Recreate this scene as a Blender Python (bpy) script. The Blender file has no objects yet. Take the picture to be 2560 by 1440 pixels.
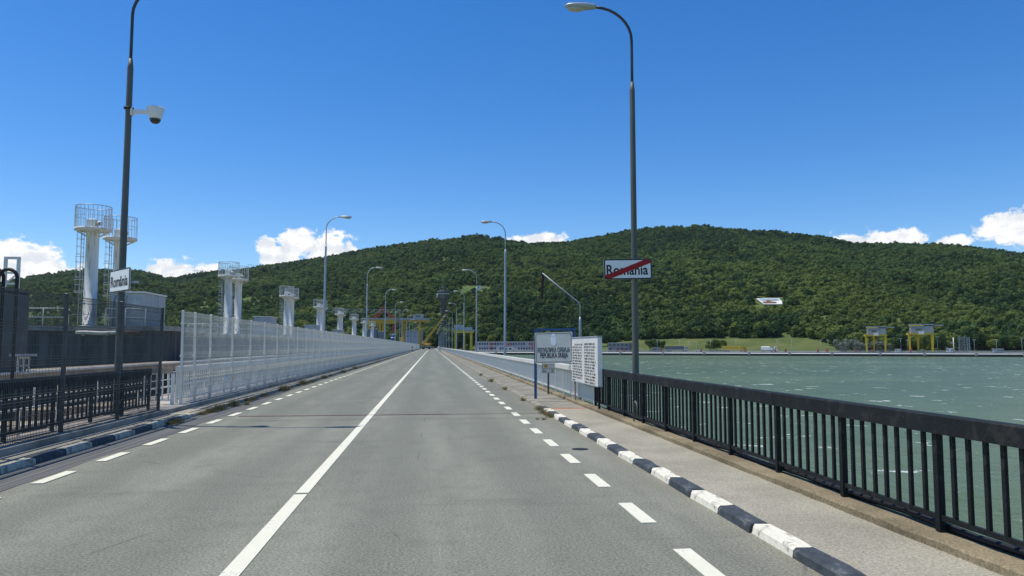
import bpy, bmesh, math, random
from mathutils import Vector, Matrix, noise
R = math.radians
rnd = random.Random(11)
S = bpy.context.scene
COL = S.collection

# ------------------------------------------------------------------ camera
F = 1880.0 / 2560.0            # focal length as a fraction of the picture width
TH = math.atan(145 / 1880.0)   # pitch up
PS = math.atan(201 * math.cos(TH) / 1880.0)   # yaw right of the road axis
EYE = Vector((0, 0, 1.8))
cam = bpy.data.cameras.new('camera')
cam.sensor_width = 36.0
cam.lens = 36.0 * F
cam.clip_start = 0.1
cam.clip_end = 30000
cam_o = bpy.data.objects.new('camera', cam)
COL.objects.link(cam_o)
cam_o.location = EYE
cam_o.rotation_euler = (math.pi / 2 + TH, 0, -PS)
S.camera = cam_o
FW = Vector((math.sin(PS) * math.cos(TH), math.cos(PS) * math.cos(TH), math.sin(TH)))
RT = Vector((math.cos(PS), -math.sin(PS), 0))
UP = RT.cross(FW)

def ray(px, py): return FW + RT * ((px - 1280) / 1880.0) + UP * ((720 - py) / 1880.0)
def at_z(px, py, z):
    d = ray(px, py); return EYE + d * ((z - EYE.z) / d.z)
def at_x(px, py, x):
    d = ray(px, py); return EYE + d * (x / d.x)
def at_y(px, py, y):
    d = ray(px, py); return EYE + d * (y / d.y)
def at_d(px, py, D): return EYE + ray(px, py) * D

# ------------------------------------------------------------------ light
SUN = Vector((-3.8, 1.04, 10.2)).normalized()
sun_el = math.asin(SUN.z)
sun_az = math.atan2(SUN.x, SUN.y)
sl = bpy.data.lights.new('sun', 'SUN')
sl.energy = 4.2
sl.angle = R(0.53)
sl.color = (1.0, 0.95, 0.83)
so = bpy.data.objects.new('sun', sl)
COL.objects.link(so)
so.rotation_euler = (-SUN).to_track_quat('-Z', 'Y').to_euler()
S.view_settings.view_transform = 'Standard'
S.view_settings.look = 'None'
S.view_settings.gamma = 1
S.view_settings.exposure = 0
S.view_settings.use_curve_mapping = False

# ------------------------------------------------------------------ node helpers
class NT:
    def __init__(s, tree):
        s.t = tree
    def n(s, typ, **kw):
        nd = s.t.nodes.new(typ)
        for k, v in kw.items(): setattr(nd, k, v)
        return nd
    def link(s, a, b): s.t.links.new(a, b)
    def put(s, inp, v):
        if hasattr(v, 'is_output') or isinstance(v, bpy.types.NodeSocket): s.link(v, inp)
        else: inp.default_value = v
    def m(s, op, a, b=None, c=None, clamp=False):
        nd = s.n('ShaderNodeMath', operation=op, use_clamp=clamp)
        s.put(nd.inputs[0], a)
        if b is not None: s.put(nd.inputs[1], b)
        if c is not None: s.put(nd.inputs[2], c)
        return nd.outputs[0]
    def ramp(s, v, a, b, smooth=True):
        nd = s.n('ShaderNodeMapRange', interpolation_type='SMOOTHSTEP' if smooth else 'LINEAR')
        s.put(nd.inputs[0], v); s.put(nd.inputs[1], a); s.put(nd.inputs[2], b)
        nd.inputs[3].default_value = 0; nd.inputs[4].default_value = 1
        return nd.outputs[0]
    def mix(s, f, a, b):
        nd = s.n('ShaderNodeMix', data_type='RGBA')
        s.put(nd.inputs[0], f); s.put(nd.inputs[6], a); s.put(nd.inputs[7], b)
        return nd.outputs[2]
    def noise(s, vec, scale, detail=4, rough=.55, dist=0):
        nd = s.n('ShaderNodeTexNoise')
        if vec is not None: s.link(vec, nd.inputs['Vector'])
        nd.inputs['Scale'].default_value = scale
        nd.inputs['Detail'].default_value = detail
        nd.inputs['Roughness'].default_value = rough
        nd.inputs['Distortion'].default_value = dist
        return nd.outputs[0]
    def mapping(s, vec, scale=(1, 1, 1), loc=(0, 0, 0), rot=(0, 0, 0)):
        nd = s.n('ShaderNodeMapping')
        s.link(vec, nd.inputs[0])
        nd.inputs[1].default_value = loc; nd.inputs[2].default_value = rot; nd.inputs[3].default_value = scale
        return nd.outputs[0]

def c4(c): return (c[0], c[1], c[2], 1)

# ------------------------------------------------------------------ world: clear sky with cumulus near the horizon
W = bpy.data.worlds.new('World')
S.world = W
W.use_nodes = True
T = NT(W.node_tree)
W.node_tree.nodes.clear()
out = T.n('ShaderNodeOutputWorld')
sky = T.n('ShaderNodeTexSky', sky_type='NISHITA')
sky.sun_disc = False
sky.sun_elevation = sun_el
sky.sun_rotation = sun_az
sky.altitude = 500
sky.air_density = 1.0
sky.dust_density = 0.2
sky.ozone_density = 5.0
tc = T.n('ShaderNodeTexCoord')
sep = T.n('ShaderNodeSeparateXYZ')
T.link(tc.outputs['Generated'], sep.inputs[0])
az = T.m('ARCTAN2', sep.outputs[0], sep.outputs[1])
el = T.m('ARCSINE', sep.outputs[2])
cmb = T.n('ShaderNodeCombineXYZ')
T.put(cmb.inputs[0], az); T.put(cmb.inputs[1], T.m('MULTIPLY', el, 1.35))
cv = cmb.outputs[0]
clouds = [(20, 668, 150, 72), (140, 700, 110, 46), (442, 690, 92, 50), (700, 640, 62, 42), (668, 612, 34, 26), (742, 612, 74, 40), (826, 632, 86, 58),
          (1350, 604, 84, 30), (2120, 606, 70, 24), (2232, 600, 100, 28), (2374, 606, 44, 18), (2548, 568, 80, 52)]
extra = []
rc = random.Random(5)
for k in range(13):       # the same fair-weather clouds go on round the horizon, outside the frame
    a = 0.62 + (2 * math.pi - 1.36) * (k + rc.random() * .7) / 13
    extra.append((a if a < math.pi else a - 2 * math.pi, rc.uniform(.08, .17), rc.uniform(.04, .08), rc.uniform(.016, .034)))
cl = []
for (px, py, w, h) in clouds:
    d = ray(px, py).normalized()
    cl.append((math.atan2(d.x, d.y), math.asin(d.z), w / 1880.0, h / 1880.0))
def cloud_density(vecs):
    a_, e_ = vecs
    best = None
    for (ca, ce, w, h) in cl + extra:
        u = T.m('MULTIPLY', T.m('SUBTRACT', a_, ca), 1 / w)
        v = T.m('MULTIPLY', T.m('SUBTRACT', e_, ce), 1 / h)
        r2 = T.m('ADD', T.m('MULTIPLY', u, u), T.m('MULTIPLY', v, v))
        f = T.m('SUBTRACT', 1.0, T.m('SQRT', r2))
        best = f if best is None else T.m('MAXIMUM', best, f)
    return best
base = cloud_density((az, el))
n1 = T.noise(cv, 32, 5, .62, .25)
n2 = T.noise(T.mapping(cv, loc=(3.1, 1.7, 0.4)), 90, 3, .6)
dens = T.m('ADD', base, T.m('MULTIPLY', T.m('SUBTRACT', n1, .5), 1.9))
dens = T.m('ADD', dens, T.m('MULTIPLY', T.m('SUBTRACT', n2, .5), .45))
alpha = T.ramp(dens, .06, .34)
nsh = T.noise(T.mapping(cv, loc=(0.006, -0.012, 0)), 32, 5, .62, .25)     # the same field, shifted: lit tops, shaded folds
shade = T.ramp(T.m('SUBTRACT', n1, nsh), -.16, .10)
ccol = T.mix(shade, (.80, .84, .90, 1), (1.05, 1.05, 1.04, 1))
skyc = T.n('ShaderNodeHueSaturation')
skyc.inputs['Hue'].default_value = 0.506
skyc.inputs['Saturation'].default_value = 1.31
skyc.inputs['Value'].default_value = 1.0
T.link(sky.outputs[0], skyc.inputs['Color'])
bg1 = T.n('ShaderNodeBackground'); T.link(skyc.outputs[0], bg1.inputs[0]); bg1.inputs[1].default_value = 0.15
bg2 = T.n('ShaderNodeBackground'); T.link(ccol, bg2.inputs[0]); bg2.inputs[1].default_value = 1.02
mx = T.n('ShaderNodeMixShader')
T.link(alpha, mx.inputs[0]); T.link(bg1.outputs[0], mx.inputs[1]); T.link(bg2.outputs[0], mx.inputs[2])
T.link(mx.outputs[0], out.inputs[0])

# ------------------------------------------------------------------ materials
def newmat(name):
    m = bpy.data.materials.new(name)
    m.use_nodes = True
    t = NT(m.node_tree)
    b = m.node_tree.nodes['Principled BSDF']
    return m, t, b
def pm(name, col, rough=.6, metal=0.0, var=.12, scale=3.0, bump=0.0, bscale=60, dirt=None, damt=.0, dscale=2.0, stretch=(1, 1, 1), spec=.4):
    """painted / mineral surface: colour variation, optional dirt or wear of its own colour, fine relief"""
    m, t, b = newmat(name)
    tc = t.n('ShaderNodeTexCoord')
    v = t.mapping(tc.outputs['Object'], scale=stretch)
    nz = t.noise(v, scale, 5, .6)
    lo = tuple(x * (1 - var) for x in col); hi = tuple(min(1, x * (1 + var)) for x in col)
    c = t.mix(t.ramp(nz, .3, .7), c4(lo), c4(hi))
    if dirt:
        dn = t.noise(v, dscale, 7, .68)
        c = t.mix(t.ramp(dn, .62 - damt * .3, .72 - damt * .18), c, c4(dirt))
    t.link(c, b.inputs['Base Color'])
    b.inputs['Roughness'].default_value = rough
    b.inputs['Metallic'].default_value = metal
    b.inputs['Specular IOR Level'].default_value = spec
    if bump:
        bn = t.n('ShaderNodeBump'); bn.inputs['Strength'].default_value = bump; bn.inputs['Distance'].default_value = .02
        t.link(t.noise(v, bscale, 4, .6), bn.inputs['Height'])
        t.link(bn.outputs[0], b.inputs['Normal'])
    return m

M = {}
# asphalt of the carriageway
def asphalt_mat():
    m, t, b = newmat('asphalt')
    tc = t.n('ShaderNodeTexCoord'); o = tc.outputs['Object']
    sp = t.n('ShaderNodeSeparateXYZ'); t.link(o, sp.inputs[0])
    big = t.noise(t.mapping(o, scale=(1, .12, 1)), .9, 5, .6)
    med = t.noise(o, 2.2, 5, .62)
    fine = t.noise(o, 40, 4, .8)
    grain = t.noise(o, 150, 2, .6)
    c = t.mix(t.ramp(big, .3, .72), (.180, .183, .143, 1), (.258, .260, .203, 1))
    c = t.mix(t.m('MULTIPLY', t.ramp(med, .45, .75), .45), c, (.150, .154, .120, 1))
    # wheel tracks, slightly polished darker by traffic
    wt = None
    for xc in (-4.3, -2.45, -.55, 1.25):
        dx = t.m('ABSOLUTE', t.m('SUBTRACT', sp.outputs[0], xc))
        g = t.m('SUBTRACT', 1.0, t.ramp(dx, .0, .55))
        wt = g if wt is None else t.m('MAXIMUM', wt, g)
    c = t.mix(t.m('MULTIPLY', wt, t.m('MULTIPLY', t.ramp(big, .3, .6), .55)), c, (.148, .152, .120, 1))
    # pale grit swept against the right kerb, old darker pour along the left edge
    edge = t.ramp(t.m('ADD', sp.outputs[0], t.m('MULTIPLY', t.m('SUBTRACT', med, .5), .55)), 2.45, 3.15)
    c = t.mix(t.m('MULTIPLY', edge, .55), c, (.25, .225, .165, 1))
    far = t.ramp(t.m('ADD', sp.outputs[1], t.m('MULTIPLY', t.m('SUBTRACT', med, .5), .05)), 20.05, 20.12)
    c = t.mix(t.m('MULTIPLY', far, .25), c, (.135, .145, .118, 1))
    # longer stains across
    st = t.noise(t.mapping(o, scale=(.25, 1.6, 1), loc=(4, 2, 0)), .8, 4, .6)
    c = t.mix(t.m('MULTIPLY', t.ramp(st, .58, .74), .6), c, (.135, .139, .110, 1))
    oil = t.noise(t.mapping(o, scale=(1.3, .5, 1), loc=(9, 5, 0)), 1.1, 5, .7)
    c = t.mix(t.m('MULTIPLY', t.ramp(oil, .66, .76), .55), c, (.095, .098, .085, 1))
    pale = t.noise(t.mapping(o, scale=(.8, .3, 1), loc=(2, 8, 0)), .6, 5, .65)
    c = t.mix(t.m('MULTIPLY', t.ramp(pale, .55, .72), .45), c, (.29, .285, .225, 1))
    # hairline joints
    w = t.n('ShaderNodeTexVoronoi', feature='DISTANCE_TO_EDGE'); w.inputs['Scale'].default_value = .32
    t.link(t.mapping(o, scale=(1, .45, 1)), w.inputs['Vector'])
    cr = t.m('MULTIPLY', t.m('SUBTRACT', 1.0, t.ramp(w.outputs[0], .0, .007)), t.ramp(t.noise(o, .5, 3), .52, .66))
    c = t.mix(t.m('MULTIPLY', cr, .6), c, (.05, .052, .05, 1))
    # stones
    k = t.m('ADD', .56, t.m('MULTIPLY', t.ramp(fine, .32, .68), .88))
    k = t.m('MULTIPLY', k, t.m('ADD', .72, t.m('MULTIPLY', t.ramp(grain, .25, .75), .56)))
    hs = t.n('ShaderNodeVectorMath', operation='SCALE')
    t.link(c, hs.inputs[0]); t.link(k, hs.inputs['Scale'])
    vo = t.n('ShaderNodeTexVoronoi'); vo.inputs['Scale'].default_value = 62
    t.link(o, vo.inputs['Vector'])
    sc = t.n('ShaderNodeSeparateColor'); t.link(vo.outputs['Color'], sc.inputs[0])
    c = t.mix(t.m('MULTIPLY', t.ramp(sc.outputs[0], .93, .99), .25), hs.outputs[0], (.36, .36, .33, 1))
    t.link(c, b.inputs['Base Color'])
    b.inputs['Roughness'].default_value = .85
    b.inputs['Specular IOR Level'].default_value = .25
    bn = t.n('ShaderNodeBump'); bn.inputs['Strength'].default_value = .5; bn.inputs['Distance'].default_value = .008
    t.link(fine, bn.inputs['Height']); t.link(bn.outputs[0], b.inputs['Normal'])
    return m
M['asphalt'] = asphalt_mat()
def shoulder_mat():
    m, t, b = newmat('old_asphalt_strip')
    tc = t.n('ShaderNodeTexCoord'); o = tc.outputs['Object']
    s1 = t.noise(t.mapping(o, scale=(16, .16, 1)), 1.0, 4, .6)
    fine = t.noise(o, 50, 3, .7)
    c = t.mix(t.ramp(s1, .38, .62), (.07, .073, .07, 1), (.165, .165, .155, 1))
    c = t.mix(t.m('MULTIPLY', fine, .5), c, (.09, .09, .085, 1))
    t.link(c, b.inputs['Base Color']); b.inputs['Roughness'].default_value = .9
    return m
M['strip'] = shoulder_mat()
def pave_mat(name, a, bcol, grit):
    m, t, b = newmat(name)
    tc = t.n('ShaderNodeTexCoord'); o = tc.outputs['Object']
    big = t.noise(o, .8, 5, .6); fine = t.noise(o, 38, 4, .75); grain = t.noise(o, 170, 2)
    c = t.mix(t.ramp(big, .3, .7), c4(a), c4(bcol))
    st = t.noise(o, 3.5, 6, .7)
    c = t.mix(t.m('MULTIPLY', t.ramp(st, .58, .75), .5), c, c4(grit))
    k = t.m('MULTIPLY', t.m('ADD', .68, t.m('MULTIPLY', t.ramp(fine, .3, .7), .64)), t.m('ADD', .75, t.m('MULTIPLY', t.ramp(grain, .25, .75), .5)))
    hs = t.n('ShaderNodeVectorMath', operation='SCALE'); t.link(c, hs.inputs[0]); t.link(k, hs.inputs['Scale'])
    t.link(hs.outputs[0], b.inputs['Base Color']); b.inputs['Roughness'].default_value = .9
    b.inputs['Specular IOR Level'].default_value = .2
    bn = t.n('ShaderNodeBump'); bn.inputs['Strength'].default_value = .6; bn.inputs['Distance'].default_value = .01
    t.link(fine, bn.inputs['Height']); t.link(bn.outputs[0], b.inputs['Normal'])
    return m
M['pavement'] = pave_mat('worn_pavement', (.29, .268, .206), (.38, .348, .268), (.21, .192, .148))
M['old_pavement'] = pave_mat('old_pavement', (.20, .187, .150), (.30, .278, .222), (.125, .115, .09))
M['ledge'] = pave_mat('ledge_concrete', (.155, .128, .078), (.29, .235, .145), (.050, .040, .024))
M['concrete'] = pm('concrete', (.31, .30, .26), .9, var=.2, scale=.7, bump=.4, bscale=14, dirt=(.16, .155, .14), damt=.5, dscale=.6)
M['fence_white'] = pm('white_fence_wire', (.74, .72, .62), .5, var=.1, scale=1.5)
M['pier'] = pm('pier_concrete', (.105, .107, .103), .92, var=.25, scale=1.2, bump=.3, bscale=8, dirt=(.045, .047, .045), damt=.75, dscale=.9, stretch=(1.6, 1.6, .12))
M['kerb_plain'] = pm('kerb_concrete', (.34, .31, .24), .9, var=.25, scale=3, bump=.5, bscale=30, dirt=(.17, .15, .11), damt=.5, dscale=4)
M['kerb_white'] = pm('kerb_white_paint', (.78, .74, .60), .8, var=.08, scale=6, bump=.35, bscale=30, dirt=(.36, .33, .27), damt=.32, dscale=7)
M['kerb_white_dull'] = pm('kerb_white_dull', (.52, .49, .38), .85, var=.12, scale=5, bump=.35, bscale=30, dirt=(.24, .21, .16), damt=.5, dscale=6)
M['kerb_black'] = pm('kerb_black_paint', (.052, .062, .068), .7, var=.3, scale=5, bump=.35, bscale=30, dirt=(.16, .16, .15), damt=.22, dscale=6)
def paint_mat():
    m, t, b = newmat('road_paint')
    tc = t.n('ShaderNodeTexCoord'); g = t.n('ShaderNodeNewGeometry'); o = g.outputs['Position']
    n = t.noise(o, 1.4, 5, .6); f = t.noise(o, 55, 4, .7)
    c = t.mix(t.ramp(n, .3, .7), (.70, .68, .52, 1), (.80, .775, .61, 1))
    wear = t.ramp(t.m('ADD', t.m('MULTIPLY', f, .6), t.m('MULTIPLY', n, .5)), .58, .70)
    c = t.mix(t.m('MULTIPLY', wear, .7), c, (.30, .30, .27, 1))
    t.link(c, b.inputs['Base Color']); b.inputs['Roughness'].default_value = .8
    return m
M['paint'] = paint_mat()
M['redline'] = pm('faded_red_paint', (.20, .075, .075), .9, var=.3, scale=4, dirt=(.15, .15, .14), damt=.6, dscale=5)
M['orange'] = pm('orange_red_paint', (.62, .16, .09), .8, var=.15, scale=5, dirt=(.4, .3, .22), damt=.3, dscale=4)
M['black_metal'] = pm('black_railing_paint', (.013, .016, .0165), .6, var=.25, scale=2, dirt=(.034, .034, .031), damt=.4, dscale=5, bump=.25, bscale=40, spec=.2)
M['white_metal'] = pm('white_railing_paint', (.74, .725, .65), .5, var=.07, scale=1.5, dirt=(.45, .40, .33), damt=.12, dscale=2)
M['blue_grey'] = pm('pale_grey_railing_paint', (.46, .50, .52), .5, var=.1, scale=1.5, dirt=(.3, .3, .28), damt=.15, dscale=2)
M['galv'] = pm('galvanised_steel', (.40, .43, .44), .45, metal=.35, var=.15, scale=2.5, dirt=(.30, .31, .31), damt=.3)
M['lamp_pole'] = pm('weathered_grey_pole', (.115, .122, .10), .55, metal=.15, var=.2, scale=1.2, dirt=(.13, .135, .125), damt=.5, dscale=1.5, stretch=(2, 2, .3))
M['lamp_dark'] = pm('dark_arm', (.06, .065, .065), .5, metal=.2, var=.2)
M['lamp_far'] = pm('zinc_pole', (.36, .42, .46), .45, metal=.25, var=.12, scale=1)
M['lens'] = pm('lamp_lens', (.52, .50, .40), .25, var=.1)
M['white'] = pm('white_enamel', (.82, .80, .73), .4, var=.05, scale=2)
M['sign_white'] = pm('sign_sheeting', (.86, .86, .80), .35, var=.03, scale=3)
M['sign_grey'] = pm('grey_sign_sheeting', (.62, .62, .55), .4, var=.05, scale=3)
M['ink'] = pm('black_lettering', (.012, .013, .015), .5, var=.1)
M['sign_red'] = pm('red_stripe', (.40, .008, .010), .45, var=.1)
M['sign_black'] = pm('sign_border_black', (.012, .014, .022), .5, var=.1)
M['emblem'] = pm('pale_blue_emblem', (.80, .88, .92), .5, var=.06)
M['navy'] = pm('navy_frame_paint', (.018, .065, .19), .4, var=.15)
M['yellow_tag'] = pm('yellow_tag', (.75, .40, .02), .5, var=.06)
M['brown_text'] = pm('weathered_lettering', (.085, .072, .040), .7, var=.4, scale=9)
M['dark_fence'] = pm('dark_green_grey_fence', (.085, .095, .093), .5, metal=.2, var=.2)
M['cable'] = pm('black_rubber', (.012, .012, .013), .55, var=.2)
M['dark_cabinet'] = pm('dark_grey_cabinet', (.07, .078, .085), .5, var=.15)
M['cabinet'] = pm('pale_grey_cabinet', (.42, .44, .44), .5, var=.1, scale=1.2, dirt=(.32, .33, .33), damt=.35, dscale=1.2, stretch=(1, 1, .25))
M['tower_white'] = pm('tower_white_paint', (.72, .705, .64), .5, var=.07, scale=.8, dirt=(.42, .35, .26), damt=.32, dscale=1.3, stretch=(3, 3, .3))
M['rust'] = pm('rusted_steel', (.14, .06, .035), .85, var=.35, scale=6, dirt=(.30, .16, .09), damt=.4)
M['yellow'] = pm('crane_yellow', (.55, .33, .035), .5, var=.12, scale=.4, dirt=(.38, .24, .05), damt=.3, dscale=.4)
M['house_grey'] = pm('gantry_cladding', (.31, .32, .32), .5, var=.12, scale=.5)
M['dark_rust'] = pm('dark_rust', (.055, .032, .022), .9, var=.3)
M['yellow2'] = pm('gantry_yellow', (.72, .48, .03), .5, var=.1, scale=.4)
M['redsteel'] = pm('red_steel', (.42, .06, .035), .6, var=.2, scale=.8)
M['roofgrey'] = pm('roof_grey', (.36, .38, .39), .6, var=.1, scale=.3)
M['panelgrey'] = pm('metal_cladding', (.20, .215, .225), .5, var=.12, scale=.5)
M['glass'] = pm('dark_window_glass', (.02, .026, .03), .12, var=.2, spec=.7)
M['tyre'] = pm('tyre_rubber', (.015, .015, .016), .8, var=.2)
M['tower_conc'] = pm('dark_tower_concrete', (.115, .105, .09), .9, var=.15, scale=.2, dirt=(.11, .105, .1), damt=.4, dscale=.2)
M['wallpale'] = pm('pale_wall', (.42, .43, .45), .8, var=.12, scale=.15, dirt=(.30, .31, .33), damt=.3, dscale=.2)
M['wallpink'] = pm('lilac_wall', (.34, .33, .37), .8, var=.1, scale=.1)
M['truck_yellow'] = pm('yellow_tarpaulin', (.50, .36, .03), .6, var=.1, scale=.5)
M['truck_grey'] = pm('grey_tarpaulin', (.10, .115, .125), .6, var=.12, scale=.5)
M['blue_paint'] = pm('blue_paint', (.02, .07, .28), .5, var=.15)
M['tan'] = pm('tan_concrete', (.42, .34, .24), .85, var=.2, scale=1.4, dirt=(.24, .2, .15), damt=.5)
M['deck'] = pm('deck_concrete', (.42, .36, .30), .9, var=.25, scale=.8, dirt=(.26, .22, .19), damt=.5, dscale=1.0)
M['trunk'] = pm('bark', (.085, .065, .045), .9, var=.3, scale=4)
M['quay'] = pm('quay_concrete', (.30, .30, .27), .9, var=.15, scale=.05, dirt=(.22, .22, .19), damt=.4, dscale=.08)
M['quay_dark'] = pm('dark_quay_face', (.022, .026, .028), .7, var=.3, scale=.3)

def foliage_mat(name, a, b_, c_, trans=.18):
    m, t, b = newmat(name)
    oi = t.n('ShaderNodeObjectInfo'); g = t.n('ShaderNodeNewGeometry')
    zone = t.noise(g.outputs['Position'], .0045, 4, .62)
    c = t.mix(t.ramp(t.m('ADD', t.m('MULTIPLY', oi.outputs['Random'], .55), t.m('MULTIPLY', t.ramp(zone, .32, .68), .65)), .1, 1.1), c4(a), c4(b_))
    sz = t.n('ShaderNodeSeparateXYZ'); t.link(g.outputs['Position'], sz.inputs[0])
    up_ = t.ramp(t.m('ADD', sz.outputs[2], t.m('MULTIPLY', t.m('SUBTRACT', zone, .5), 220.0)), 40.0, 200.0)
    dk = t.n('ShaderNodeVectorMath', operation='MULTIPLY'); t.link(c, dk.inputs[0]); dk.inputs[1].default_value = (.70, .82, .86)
    c = t.mix(up_, c, dk.outputs[0])     # foliage turns duller and bluer with height
    leaf = t.noise(g.outputs['Position'], .8, 2, .6)
    c = t.mix(t.m('MULTIPLY', t.m('MULTIPLY', t.ramp(leaf, .45, .75), .4), t.m('SUBTRACT', 1.0, up_)), c, c4(c_))
    t.link(c, b.inputs['Base Color'])
    b.inputs['Roughness'].default_value = .65
    b.inputs['Specular IOR Level'].default_value = .15
    tr = t.n('ShaderNodeBsdfTranslucent'); t.link(c, tr.inputs[0])
    mxs = t.n('ShaderNodeMixShader'); mxs.inputs[0].default_value = trans
    t.link(b.outputs[0], mxs.inputs[1]); t.link(tr.outputs[0], mxs.inputs[2])
    t.link(mxs.outputs[0], m.node_tree.nodes['Material Output'].inputs[0])
    return m
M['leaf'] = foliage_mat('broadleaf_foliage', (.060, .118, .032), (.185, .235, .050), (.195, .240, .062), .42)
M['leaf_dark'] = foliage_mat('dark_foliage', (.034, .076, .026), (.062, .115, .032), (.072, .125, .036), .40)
M['leaf_silver'] = foliage_mat('silvery_willow_foliage', (.12, .155, .12), (.16, .20, .155), (.20, .24, .19))
M['weed'] = foliage_mat('dry_weed', (.20, .18, .07), (.28, .23, .10), (.16, .17, .06), .35)
def ground_mat(name, a, b_, c_, sc):
    m, t, b = newmat(name)
    g = t.n('ShaderNodeNewGeometry')
    n1 = t.noise(g.outputs['Position'], sc, 6, .65); n2 = t.noise(g.outputs['Position'], sc * 9, 4, .6)
    c = t.mix(t.ramp(n1, .35, .65), c4(a), c4(b_)); c = t.mix(t.m('MULTIPLY', t.ramp(n2, .5, .75), .5), c, c4(c_))
    t.link(c, b.inputs['Base Color']); b.inputs['Roughness'].default_value = .95; b.inputs['Specular IOR Level'].default_value = .1
    return m
M['forest_floor'] = ground_mat('forest_floor', (.075, .115, .036), (.115, .150, .050), (.13, .15, .065), .02)
M['meadow'] = ground_mat('meadow_grass', (.075, .108, .030), (.130, .148, .048), (.17, .165, .075), .05)
M['bare'] = ground_mat('bare_clearing', (.16, .15, .09), (.22, .2, .12), (.12, .14, .06), .05)

def water_mat():
    m, t, b = newmat('green_river_water')
    g = t.n('ShaderNodeNewGeometry'); p = g.outputs['Position']
    pw = t.mapping(p, scale=(1, .55, 1), rot=(0, 0, R(-20)))
    w1 = t.noise(pw, .22, 5, .6, .3); w2 = t.noise(pw, 1.1, 4, .62, .4); w3 = t.noise(pw, 4.5, 3, .6)
    h = t.m('ADD', t.m('ADD', t.m('MULTIPLY', w1, 1.5), t.m('MULTIPLY', w2, .55)), t.m('MULTIPLY', w3, .14))
    zone = t.noise(t.mapping(p, scale=(.35, 1, 1)), .018, 4, .6)
    c = t.mix(t.ramp(zone, .35, .65), (.092, .134, .062, 1), (.138, .186, .088, 1))
    c = t.mix(t.m('MULTIPLY', t.ramp(h, .9, 1.35), .35), c, (.15, .19, .12, 1))
    # small breaking crests
    pf = t.mapping(p, scale=(1.25, 1.25, 1), rot=(0, 0, R(-20)))
    f1 = t.noise(pf, .24, 3, .6, .3); f2 = t.noise(pf, 2.1, 4, .7)
    foam = t.ramp(t.m('ADD', f1, t.m('MULTIPLY', f2, .32)), .815, .86)
    c = t.mix(t.m('MULTIPLY', foam, .65), c, (.70, .74, .72, 1))
    t.link(c, b.inputs['Base Color'])
    rr = t.m('ADD', .22, t.m('MULTIPLY', foam, .5)); t.link(rr, b.inputs['Roughness'])
    b.inputs['IOR'].default_value = 1.33; b.inputs['Specular IOR Level'].default_value = .18
    bn = t.n('ShaderNodeBump'); bn.inputs['Strength'].default_value = .8; bn.inputs['Distance'].default_value = .45
    t.link(h, bn.inputs['Height']); t.link(bn.outputs[0], b.inputs['Normal'])
    return m
M['water'] = water_mat()

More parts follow.
